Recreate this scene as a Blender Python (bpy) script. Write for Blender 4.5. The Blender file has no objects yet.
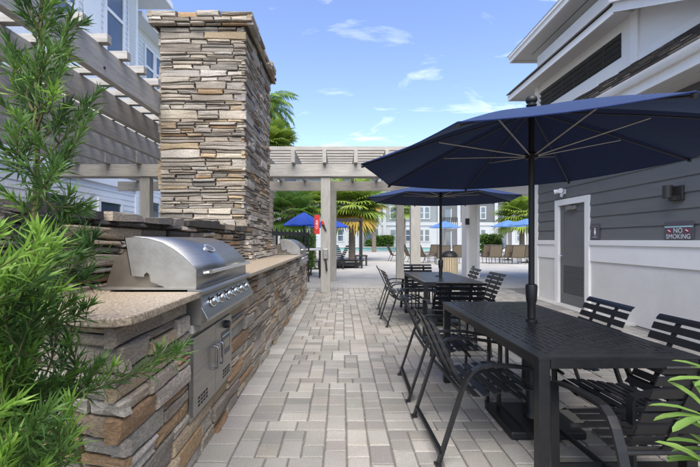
import bpy, math, random
from mathutils import Vector, Matrix, noise as mnoise
R = math.radians
random.seed(7)
scene = bpy.context.scene
COL = scene.collection

# ------------------------------------------------------------------ camera
H = 1.32
F = 400.0; CX = 342.0; CY = 240.0            # focal length and principal point in photo pixels (700 wide)
cd = bpy.data.cameras.new('camera'); cam = bpy.data.objects.new('camera', cd); COL.objects.link(cam)
cam.location = (0, 0, H); cam.rotation_euler = (R(90), 0, 0)
cd.sensor_width = 36; cd.lens = F / 700 * 36
cd.shift_x = (350 - CX) / 700; cd.shift_y = (CY - 233.5) / 700
cd.clip_start = 0.05; cd.clip_end = 2000
scene.camera = cam

# ------------------------------------------------------------------ world, sun, exposure
SUN_AZ, SUN_EL = R(183), R(54)               # azimuth from +Y towards +X
w = bpy.data.worlds.new('World'); scene.world = w; w.use_nodes = True
nt = w.node_tree; nt.nodes.clear()
def N(nt, t, **k):
    n = nt.nodes.new(t)
    for a, b in k.items():
        if a.startswith('i_'):
            n.inputs[a[2:].replace('_', ' ')].default_value = b
        else: setattr(n, a, b)
    return n
sky = N(nt, 'ShaderNodeTexSky', sky_type='NISHITA', sun_disc=False, sun_elevation=SUN_EL, sun_rotation=SUN_AZ,
        air_density=1.0, dust_density=0.6, ozone_density=2.5, altitude=0)
tc = N(nt, 'ShaderNodeTexCoord'); sep = N(nt, 'ShaderNodeSeparateXYZ'); nt.links.new(tc.outputs['Generated'], sep.inputs[0])
zz = N(nt, 'ShaderNodeMath', operation='MAXIMUM'); zz.inputs[1].default_value = 0.0; nt.links.new(sep.outputs[2], zz.inputs[0])
za = N(nt, 'ShaderNodeMath', operation='ADD'); za.inputs[1].default_value = 0.18; nt.links.new(zz.outputs[0], za.inputs[0])
dx = N(nt, 'ShaderNodeMath', operation='DIVIDE'); nt.links.new(sep.outputs[0], dx.inputs[0]); nt.links.new(za.outputs[0], dx.inputs[1])
dy = N(nt, 'ShaderNodeMath', operation='DIVIDE'); nt.links.new(sep.outputs[1], dy.inputs[0]); nt.links.new(za.outputs[0], dy.inputs[1])
cmb = N(nt, 'ShaderNodeCombineXYZ'); nt.links.new(dx.outputs[0], cmb.inputs[0]); nt.links.new(dy.outputs[0], cmb.inputs[1])
mp = N(nt, 'ShaderNodeMapping'); mp.inputs['Location'].default_value = (2.15, 5.3, 0); mp.inputs['Rotation'].default_value = (0, 0, R(35)); mp.inputs['Scale'].default_value = (1.0, 1.6, 1)
nt.links.new(cmb.outputs[0], mp.inputs[0])
n1 = N(nt, 'ShaderNodeTexNoise'); n1.inputs['Scale'].default_value = 2.4; n1.inputs['Detail'].default_value = 9; n1.inputs['Roughness'].default_value = 0.56; n1.inputs['Distortion'].default_value = 0.5
nt.links.new(mp.outputs[0], n1.inputs['Vector'])
cr = N(nt, 'ShaderNodeValToRGB'); cr.color_ramp.elements[0].position = 0.555; cr.color_ramp.elements[1].position = 0.9
cr.color_ramp.elements[0].color = (0, 0, 0, 1); cr.color_ramp.elements[1].color = (1, 1, 1, 1)
nt.links.new(n1.outputs[0], cr.inputs[0])
cs = N(nt, 'ShaderNodeMath', operation='MULTIPLY'); cs.inputs[1].default_value = 0.8; nt.links.new(cr.outputs[0], cs.inputs[0])
hs = N(nt, 'ShaderNodeHueSaturation'); hs.inputs['Saturation'].default_value = 1.02; hs.inputs['Hue'].default_value = 0.512; hs.inputs['Value'].default_value = 1.0
nt.links.new(sky.outputs[0], hs.inputs['Color'])
mx = N(nt, 'ShaderNodeMixRGB'); nt.links.new(cs.outputs[0], mx.inputs[0]); nt.links.new(hs.outputs[0], mx.inputs[1]); mx.inputs[2].default_value = (7.5, 7.7, 8.0, 1)
bg = N(nt, 'ShaderNodeBackground'); bg.inputs[1].default_value = 0.072; nt.links.new(mx.outputs[0], bg.inputs[0])
wo = N(nt, 'ShaderNodeOutputWorld'); nt.links.new(bg.outputs[0], wo.inputs[0])

sd = bpy.data.lights.new('sun', 'SUN'); sun = bpy.data.objects.new('sun', sd); COL.objects.link(sun)
sd.energy = 1.5; sd.angle = R(55); sd.color = (1, 0.93, 0.81)
sdir = Vector((math.sin(SUN_AZ) * math.cos(SUN_EL), math.cos(SUN_AZ) * math.cos(SUN_EL), math.sin(SUN_EL)))
sun.rotation_euler = sdir.to_track_quat('Z', 'Y').to_euler(); sun.location = (8, -6, 14)
vs = scene.view_settings; vs.view_transform = 'Standard'; vs.look = 'None'; vs.exposure = 2.12; vs.gamma = 1; vs.use_curve_mapping = False
scene.cycles.use_denoising = True

# ------------------------------------------------------------------ materials
def mat(name, col, rough=0.7, metal=0.0, col2=None, nscale=6.0, amt=0.5, bump=0.0, bscale=40.0, stretch=(1, 1, 1), attr=False,
        coat=0.0, ior=None, trans=0.0, spec=None, detail=6, sss=None, bdist=0.01):
    m = bpy.data.materials.new(name); m.use_nodes = True
    t = m.node_tree; b = t.nodes['Principled BSDF']
    b.inputs['Roughness'].default_value = rough; b.inputs['Metallic'].default_value = metal
    if coat: b.inputs['Coat Weight'].default_value = coat
    if ior: b.inputs['IOR'].default_value = ior
    if trans: b.inputs['Transmission Weight'].default_value = trans
    if spec is not None: b.inputs['Specular IOR Level'].default_value = spec
    c = t.nodes.new('ShaderNodeTexCoord'); mpn = t.nodes.new('ShaderNodeMapping'); mpn.inputs['Scale'].default_value = stretch
    if attr:
        gp = t.nodes.new('ShaderNodeNewGeometry'); t.links.new(gp.outputs['Position'], mpn.inputs[0])
    else: t.links.new(c.outputs['Object'], mpn.inputs[0])
    src = None
    if attr:
        a = t.nodes.new('ShaderNodeAttribute'); a.attribute_name = 'tint'; src = a.outputs['Color']
    if col2 or attr:
        nz = t.nodes.new('ShaderNodeTexNoise'); nz.inputs['Scale'].default_value = nscale; nz.inputs['Detail'].default_value = detail; nz.inputs['Roughness'].default_value = 0.65
        t.links.new(mpn.outputs[0], nz.inputs['Vector'])
        rp = t.nodes.new('ShaderNodeValToRGB'); rp.color_ramp.elements[0].position = 0.33; rp.color_ramp.elements[1].position = 0.68
        t.links.new(nz.outputs[0], rp.inputs[0])
        if attr:
            k = amt
            rp.color_ramp.elements[0].color = (1 - k, 1 - k, 1 - k, 1); rp.color_ramp.elements[1].color = (1 + k * .4, 1 + k * .4, 1 + k * .4, 1)
            ml = t.nodes.new('ShaderNodeMixRGB'); ml.blend_type = 'MULTIPLY'; ml.inputs[0].default_value = 1
            t.links.new(src, ml.inputs[1]); t.links.new(rp.outputs[0], ml.inputs[2])
            nl = t.nodes.new('ShaderNodeTexNoise'); nl.inputs['Scale'].default_value = 1.7; nl.inputs['Detail'].default_value = 5; t.links.new(mpn.outputs[0], nl.inputs['Vector'])
            r2 = t.nodes.new('ShaderNodeValToRGB'); r2.color_ramp.elements[0].position = .36; r2.color_ramp.elements[1].position = .6; r2.color_ramp.elements[0].color = (.88, .87, .855, 1) if 'paver' in name else (.76, .74, .71, 1); r2.color_ramp.elements[1].color = (1.04, 1.03, 1.02, 1)
            t.links.new(nl.outputs[0], r2.inputs[0]); m2 = t.nodes.new('ShaderNodeMixRGB'); m2.blend_type = 'MULTIPLY'; m2.inputs[0].default_value = 1
            t.links.new(ml.outputs[0], m2.inputs[1]); t.links.new(r2.outputs[0], m2.inputs[2]); t.links.new(m2.outputs[0], b.inputs['Base Color'])
        else:
            rp.color_ramp.elements[0].color = (*col, 1); rp.color_ramp.elements[1].color = (*col2, 1)
            t.links.new(rp.outputs[0], b.inputs['Base Color'])
        rr = t.nodes.new('ShaderNodeMapRange'); rr.inputs['To Min'].default_value = max(0, rough - .07); rr.inputs['To Max'].default_value = min(1, rough + .07)
        t.links.new(nz.outputs[0], rr.inputs[0]); t.links.new(rr.outputs[0], b.inputs['Roughness'])
    else:
        b.inputs['Base Color'].default_value = (*col, 1)
    if bump:
        n2 = t.nodes.new('ShaderNodeTexNoise'); n2.inputs['Scale'].default_value = bscale; n2.inputs['Detail'].default_value = 7
        t.links.new(mpn.outputs[0], n2.inputs['Vector'])
        bp = t.nodes.new('ShaderNodeBump'); bp.inputs['Strength'].default_value = bump; bp.inputs['Distance'].default_value = bdist
        t.links.new(n2.outputs[0], bp.inputs['Height']); t.links.new(bp.outputs[0], b.inputs['Normal'])
    if name == 'navy canvas':
        b.inputs['Sheen Weight'].default_value = .4; b.inputs['Sheen Roughness'].default_value = .25; b.inputs['Sheen Tint'].default_value = (.4, .62, 1, 1)
    if sss:
        tr = t.nodes.new('ShaderNodeBsdfTranslucent'); tr.inputs['Color'].default_value = (*sss, 1)
        if b.inputs['Base Color'].links: t.links.new(b.inputs['Base Color'].links[0].from_socket, tr.inputs['Color'])
        ms = t.nodes.new('ShaderNodeMixShader'); ms.inputs[0].default_value = 0.06 if name == 'navy canvas' else 0.35
        o = t.nodes['Material Output']; t.links.new(b.outputs[0], ms.inputs[1]); t.links.new(tr.outputs[0], ms.inputs[2]); t.links.new(ms.outputs[0], o.inputs[0])
    return m

M = {}
M['stone'] = mat('ledge stone', (.3, .27, .23), .88, attr=True, nscale=55, amt=.42, detail=10, bump=.9, bscale=70, bdist=.008, stretch=(1, 1, 1.8))
M['mortar'] = mat('dark mortar bed', (.075, .066, .056), .95, col2=(.12, .105, .09), bump=.5)
M['paver'] = mat('concrete paver', (.4, .38, .36), .9, attr=True, nscale=95, amt=.22, detail=9, bump=.5, bscale=120, bdist=.004)
M['sand'] = mat('joint sand', (.12, .11, .1), .95, col2=(.2, .185, .17), nscale=20, bump=.4)
M['granite'] = mat('granite', (.15, .105, .065), .4, col2=(.6, .5, .37), nscale=85, detail=9)
M['wood'] = mat('weathered grey timber', (.2, .19, .175), .85, col2=(.34, .325, .3), nscale=5, bump=.35, bscale=30, stretch=(3, 3, 3))
M['woody'] = mat('weathered grey timber grain along', (.31, .295, .268), .85, col2=(.46, .438, .4), nscale=9, bump=.4, bscale=25, stretch=(4, .35, 4))
M['woodx'] = mat('weathered grey timber grain across', (.31, .295, .268), .85, col2=(.46, .438, .4), nscale=9, bump=.4, bscale=25, stretch=(.35, 4, 4))
M['woodz'] = mat('weathered grey timber grain upright', (.28, .268, .245), .85, col2=(.4, .385, .355), nscale=9, bump=.4, bscale=25, stretch=(4, 4, .35))
M['steel'] = mat('brushed stainless', (.40, .40, .39), .36, 1, col2=(.31, .31, .30), nscale=4, bump=.12, bscale=60, stretch=(30, .6, 30), bdist=.002)
M['steeldull'] = mat('dull stainless', (.34, .32, .29), .45, 1, col2=(.45, .44, .41), nscale=7, bump=.05, bscale=50)
M['steelbrown'] = mat('brown stainless', (.2, .17, .14), .5, 1, col2=(.27, .24, .2), nscale=7)  # darker and browner than the other stainless
M['chrome'] = mat('polished handle', (.75, .75, .74), .14, 1)
M['knob'] = mat('knob metal', (.3, .3, .3), .25, 1)
M['darkgap'] = mat('dark opening', (.012, .012, .012), .8)
M['black'] = mat('black powder coat', (.007, .0075, .009), .4, col2=(.011, .0115, .0135), nscale=30, bump=.15, bscale=300, bdist=.002)
M['blacktop'] = mat('charcoal powder coat slotted top', (.008, .0085, .0105), .33, col2=(.015, .016, .019), nscale=5, bump=.12, bscale=300, bdist=.002)
M['plastic'] = mat('black plastic', (.012, .012, .013), .5)
M['navy'] = mat('navy canvas', (.005, .018, .082), .85, col2=(.0065, .022, .098), nscale=3, bump=.15, bscale=400, bdist=.002, sss=(.012, .03, .14))
M['royal'] = mat('royal blue canvas', (.02, .07, .42), .85, col2=(.03, .09, .48), nscale=3, sss=(.02, .07, .4))
M['paleblue'] = mat('faded blue canvas', (.1, .22, .46), .85, col2=(.13, .26, .52), nscale=3, sss=(.1, .22, .46))
M['white'] = mat('white paint', (.79, .775, .74), .6, col2=(.84, .825, .79), nscale=3, bump=.05, bscale=60)
M['whiteclap'] = mat('off white board', (.74, .725, .69), .65, col2=(.79, .775, .74), nscale=2, bump=.08, bscale=50)
M['stucco'] = mat('pale grey stucco', (.67, .65, .605), .9, col2=(.735, .715, .67), nscale=1.6, bump=.7, bscale=90, bdist=.012)
M['siding'] = mat('slate grey lap siding', (.128, .131, .128), .65, col2=(.15, .153, .15), nscale=4, bump=.2, bscale=45, stretch=(1, .3, 3))
M['doorgrey'] = mat('grey door paint', (.125, .127, .126), .6, col2=(.14, .142, .14), nscale=3)
M['shingle'] = mat('asphalt shingle', (.1, .085, .075), .95, attr=True, nscale=40, amt=.4, bump=.5, bscale=120)
M['soffit'] = mat('soffit board', (.66, .65, .62), .75, col2=(.7, .69, .66), nscale=3)
M['houseblue'] = mat('pale blue grey lap siding', (.64, .67, .71), .7, col2=(.69, .72, .76), nscale=1.5)
M['housewhite'] = mat('white house trim', (.72, .74, .78), .65, col2=(.77, .79, .82), nscale=2)
M['farwhite'] = mat('far white trim', (.34, .355, .36), .7, col2=(.39, .405, .41), nscale=.6)
M['fargrey'] = mat('sage grey far siding', (.17, .19, .195), .75, col2=(.2, .22, .225), nscale=.6)
M['fardark'] = mat('dark grey far siding', (.085, .09, .095), .75, col2=(.11, .115, .12), nscale=.6)
M['glass'] = mat('window glass', (.05, .07, .1), .06, 0, col2=(.08, .11, .16), nscale=.5, spec=1.0)
M['concrete'] = mat('pale concrete', (.48, .46, .43), .9, col2=(.56, .54, .51), nscale=5, bump=.3, bscale=80)
M['bark'] = mat('palm bark', (.14, .11, .085), .95, col2=(.26, .215, .17), nscale=9, bump=1, bscale=18, stretch=(1, 1, 3), bdist=.05)
M['twig'] = mat('green brown twig', (.09, .085, .03), .8, col2=(.13, .12, .05), nscale=20)
def leafmat(name, a, b, sc=3): return mat(name, a, .5, col2=b, nscale=sc, sss=b, spec=.35)
M['pod'] = leafmat('podocarpus leaf', (.028, .075, .02), (.14, .26, .055), 9)
M['podold_shade'] = leafmat('older shade toned podocarpus leaf', (.018, .05, .016), (.07, .135, .035), 9)  # older leaves; dark tone also paints in the shaded interior for depth
M['podnew'] = leafmat('young podocarpus leaf', (.13, .27, .035), (.27, .44, .07), 9)
M['palm'] = leafmat('palm frond', (.15, .25, .04), (.33, .42, .07), 1.2)
M['palmdk'] = leafmat('green palm frond', (.1, .2, .04), (.24, .38, .08), 1.2)
M['palmdry'] = leafmat('dry palm frond', (.4, .3, .05), (.5, .33, .08), 1.2)
M['hedge'] = leafmat('hedge leaf', (.04, .1, .02), (.12, .2, .03), 1.5)
M['plum'] = leafmat('pale fleshy leaf', (.13, .25, .05), (.27, .39, .1), 8)
M['sling'] = mat('tan sling fabric', (.15, .12, .082), .85, col2=(.19, .152, .105), nscale=20)
M['bronze'] = mat('dark bronze frame', (.03, .028, .026), .5)
M['bin'] = mat('sand coloured slat', (.42, .34, .22), .6, col2=(.5, .42, .29), nscale=3)
M['red'] = mat('red sign', (.5, .02, .015), .5)
M['signgrey'] = mat('sign panel grey', (.09, .085, .1), .5)
M['teal'] = mat('pale aqua stripe', (.4, .62, .66), .5)
M['cream'] = mat('sign cream', (.8, .8, .8), .5)
M['maroon'] = mat('maroon disc', (.3, .02, .05), .5)
M['pooltile'] = mat('aqua pool tile', (.16, .34, .33), .3, col2=(.22, .42, .4), nscale=3)
M['water'] = mat('pool water', (.1, .36, .4), .05, col2=(.13, .42, .45), nscale=.4, bump=.2, bscale=3)

def deckmat():  # paver tone lifted above the patio's, standing in for sunlight
    m = bpy.data.materials.new('sunlit tone deck pavers'); m.use_nodes = True; t = m.node_tree; b = t.nodes['Principled BSDF']
    c = t.nodes.new('ShaderNodeTexCoord'); br = t.nodes.new('ShaderNodeTexBrick')
    br.inputs['Color1'].default_value = (.42, .405, .37, 1); br.inputs['Color2'].default_value = (.37, .355, .325, 1); br.inputs['Mortar'].default_value = (.3, .28, .26, 1)
    br.inputs['Scale'].default_value = 1; br.inputs['Brick Width'].default_value = .24; br.inputs['Row Height'].default_value = .16; br.inputs['Mortar Size'].default_value = .006
    t.links.new(c.outputs['Object'], br.inputs['Vector'])
    nz = t.nodes.new('ShaderNodeTexNoise'); nz.inputs['Scale'].default_value = .8; nz.inputs['Detail'].default_value = 8
    t.links.new(c.outputs['Object'], nz.inputs['Vector'])
    rp = t.nodes.new('ShaderNodeValToRGB'); rp.color_ramp.elements[0].color = (.8, .8, .8, 1); rp.color_ramp.elements[1].color = (1.1, 1.1, 1.1, 1); rp.color_ramp.elements[0].position = .3; rp.color_ramp.elements[1].position = .7
    t.links.new(nz.outputs[0], rp.inputs[0])
    ml = t.nodes.new('ShaderNodeMixRGB'); ml.blend_type = 'MULTIPLY'; ml.inputs[0].default_value = 1
    t.links.new(br.outputs[0], ml.inputs[1]); t.links.new(rp.outputs[0], ml.inputs[2]); t.links.new(ml.outputs[0], b.inputs['Base Color'])
    b.inputs['Roughness'].default_value = .9
    return m
M['deck'] = deckmat()

# ------------------------------------------------------------------ helpers
def px(x, y, d): return Vector(((x - CX) * d / F, d, H - (y - CY) * d / F))     # a photo pixel at a depth, used to measure places

class MB:
    def __init__(s): s.v = []; s.f = []; s.c = None
    def add(s, v, f):
        o = len(s.v); s.v += [tuple(p) for p in v]; s.f += [tuple(i + o for i in q) for q in f]; return s
    def box(s, x0, x1, y0, y1, z0, z1):
        return s.add([(x0, y0, z0), (x1, y0, z0), (x1, y1, z0), (x0, y1, z0), (x0, y0, z1), (x1, y0, z1), (x1, y1, z1), (x0, y1, z1)],
                     [(3, 2, 1, 0), (4, 5, 6, 7), (0, 1, 5, 4), (1, 2, 6, 5), (2, 3, 7, 6), (3, 0, 4, 7)])
    def bar(s, p, q, a, b, up=(0, 0, 1)):      # a: width across, b: size along up
        p = Vector(p); q = Vector(q); d = (q - p).normalized(); u = Vector(up); x = d.cross(u)
        if x.length < 1e-4: x = d.cross(Vector((1, 0, 0)))
        x.normalize(); u = x.cross(d).normalized(); x *= a / 2; u *= b / 2
        v = [p - x - u, p + x - u, p + x + u, p - x + u, q - x - u, q + x - u, q + x + u, q - x + u]
        return s.add(v, [(3, 2, 1, 0), (4, 5, 6, 7), (0, 1, 5, 4), (1, 2, 6, 5), (2, 3, 7, 6), (3, 0, 4, 7)])
    def tube(s, pts, r, n=8, cap=True):
        pts = [Vector(p) for p in pts]; m = len(pts); rs = r if isinstance(r, (list, tuple)) else [r] * m
        vs = []; prev = None
        for i, p in enumerate(pts):
            d = (pts[min(i + 1, m - 1)] - pts[max(i - 1, 0)]).normalized()
            if prev is None:
                x = d.cross(Vector((0, 0, 1)))
                if x.length < .01: x = d.cross(Vector((1, 0, 0)))
            else: x = prev - d * prev.dot(d)
            x.normalize(); prev = x; y = d.cross(x)
            for k in range(n):
                a = 2 * math.pi * k / n; vs.append(p + (x * math.cos(a) + y * math.sin(a)) * rs[i])
        fs = []
        for i in range(m - 1):
            for k in range(n):
                fs.append((i * n + k, i * n + (k + 1) % n, (i + 1) * n + (k + 1) % n, (i + 1) * n + k))
        if cap: fs += [tuple(range(n))[::-1], tuple((m - 1) * n + k for k in range(n))]
        return s.add(vs, fs)
    def lathe(s, prof, n=16, c=(0, 0, 0)):
        vs = []; fs = []
        for r, z in prof:
            for k in range(n):
                a = 2 * math.pi * k / n; vs.append((c[0] + r * math.cos(a), c[1] + r * math.sin(a), c[2] + z))
        for i in range(len(prof) - 1):
            for k in range(n): fs.append((i * n + k, i * n + (k + 1) % n, (i + 1) * n + (k + 1) % n, (i + 1) * n + k))
        fs += [tuple(range(n))[::-1], tuple((len(prof) - 1) * n + k for k in range(n))]
        return s.add(vs, fs)
    def prism(s, pts, ext):                    # pts: 3-D planar outline, ext: vector
        n = len(pts); e = Vector(ext); v = [Vector(p) for p in pts] + [Vector(p) + e for p in pts]
        return s.add(v, [tuple(range(n))[::-1], tuple(range(n, 2 * n))] + [(i, (i + 1) % n, n + (i + 1) % n, n + i) for i in range(n)])
    def ribbon(s, pts, side, wdt, th, normal):  # flat strip along pts: wide along side, thick along normal
        side = Vector(side).normalized()
        vs = []; fs = []
        for i, p in enumerate(pts):
            p = Vector(p); d = (Vector(pts[min(i + 1, len(pts) - 1)]) - Vector(pts[max(i - 1, 0)])).normalized()
            nn = d.cross(side).normalized()
            vs += [p - side * wdt / 2 - nn * th / 2, p + side * wdt / 2 - nn * th / 2, p + side * wdt / 2 + nn * th / 2, p - side * wdt / 2 + nn * th / 2]
        for i in range(len(pts) - 1):
            for k in range(4): fs.append((i * 4 + k, i * 4 + (k + 1) % 4, i * 4 + 4 + (k + 1) % 4, i * 4 + 4 + k))
        m = (len(pts) - 1) * 4; fs += [(3, 2, 1, 0), (m, m + 1, m + 2, m + 3)]
        return s.add(vs, fs)
    def build(s, name, m, parent=None, smooth=False, bevel=0, loc=None, fixn=True):
        me = bpy.data.meshes.new(name); me.from_pydata(s.v, [], s.f); me.update()
        if fixn:
            import bmesh
            bm = bmesh.new(); bm.from_mesh(me); bmesh.ops.recalc_face_normals(bm, faces=bm.faces); bm.to_mesh(me); bm.free()
        if smooth: me.polygons.foreach_set('use_smooth', [True] * len(me.polygons))
        if m: me.materials.append(M[m] if isinstance(m, str) else m)
        o = bpy.data.objects.new(name, me); COL.objects.link(o)
        if smooth == 'auto':
            es = o.modifiers.new('split', 'EDGE_SPLIT'); es.split_angle = R(40)
        if bevel:
            b = o.modifiers.new('bevel', 'BEVEL'); b.width = bevel; b.segments = 2; b.limit_method = 'ANGLE'; b.angle_limit = R(50)
        if loc: o.location = loc
        if parent: o.parent = parent
        return o

def tag(o, label=None, cat=None, group=None, kind=None):
    if label: o['label'] = label
    if cat: o['category'] = cat
    if group: o['group'] = group
    if kind: o['kind'] = kind
    return o
def thing(name, label, cat, loc=(0, 0, 0), rz=0, group=None):
    o = bpy.data.objects.new(name, None); o.empty_display_size = .1; COL.objects.link(o)
    o.location = loc; o.rotation_euler = (0, 0, rz); return tag(o, label, cat, group)
KIDS = {}
def copy_tree(o, parent=None):
    c = o.copy(); COL.objects.link(c)
    if parent is not None: c.parent = parent
    for ch in o.children: copy_tree(ch, c)
    return c
def B(name, m, parent, *box, bevel=0): return MB().box(*box).build(name, m, parent, bevel=bevel)

def set_tint(me, cols):
    a = me.color_attributes.new('tint', 'FLOAT_COLOR', 'POINT')
    flat = []
    for c in cols: flat += [c[0], c[1], c[2], 1]
    a.data.foreach_set('color', flat)
def area_px(v):
    xs = []; ys = []
    for p in v:
        if p[1] < .3: return 0
        xs.append(CX + F * p[0] / p[1]); ys.append(CY - F * (p[2] - H) / p[1])
    a, b, c, d = max(min(xs), 0), min(max(xs), 700), max(min(ys), 0), min(max(ys), 467)
    return max(0, b - a) * max(0, d - c)
def emit(parent, name, plural, pieces, m, limit=298, score=area_px):
    ps = sorted(pieces, key=lambda p: -score(p[0]))
    for v, f, c in ps[:limit]:
        cen = Vector((sum(p[0] for p in v), sum(p[1] for p in v), sum(p[2] for p in v))) / len(v)
        me = bpy.data.meshes.new(name); me.from_pydata([tuple(Vector(p) - cen) for p in v], [], f); me.update()
        set_tint(me, [c] * len(v)); me.materials.append(M[m])
        o = bpy.data.objects.new(name, me); COL.objects.link(o); o.location = cen; o.parent = parent
    if len(ps) > limit:
        V = []; Fc = []; C = []
        for v, f, c in ps[limit:]:
            o = len(V); V += [tuple(p) for p in v]; Fc += [tuple(i + o for i in q) for q in f]; C += [c] * len(v)
        me = bpy.data.meshes.new(plural); me.from_pydata(V, [], Fc); me.update(); set_tint(me, C); me.materials.append(M[m])
        o = bpy.data.objects.new(plural, me); COL.objects.link(o); o.parent = parent; o['kind'] = 'stuff'
def text_mb(txt, size, origin, ux, uy, extrude=.003, align='CENTER'):
    cu = bpy.data.curves.new('lettering', 'FONT'); cu.body = txt; cu.size = size; cu.align_x = align; cu.align_y = 'CENTER'; cu.resolution_u = 3
    o = bpy.data.objects.new('lettering', cu); COL.objects.link(o)
    bpy.context.view_layer.update()
    me = o.to_mesh(); ux = Vector(ux); uy = Vector(uy); n = ux.cross(uy); og = Vector(origin)
    v = [og + ux * p.co.x + uy * p.co.y + n * extrude for p in me.vertices]; f = [tuple(p.vertices) for p in me.polygons]
    o.to_mesh_clear(); bpy.data.objects.remove(o); bpy.data.curves.remove(cu)
    mb = MB(); mb.add(v, f); return mb

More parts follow.
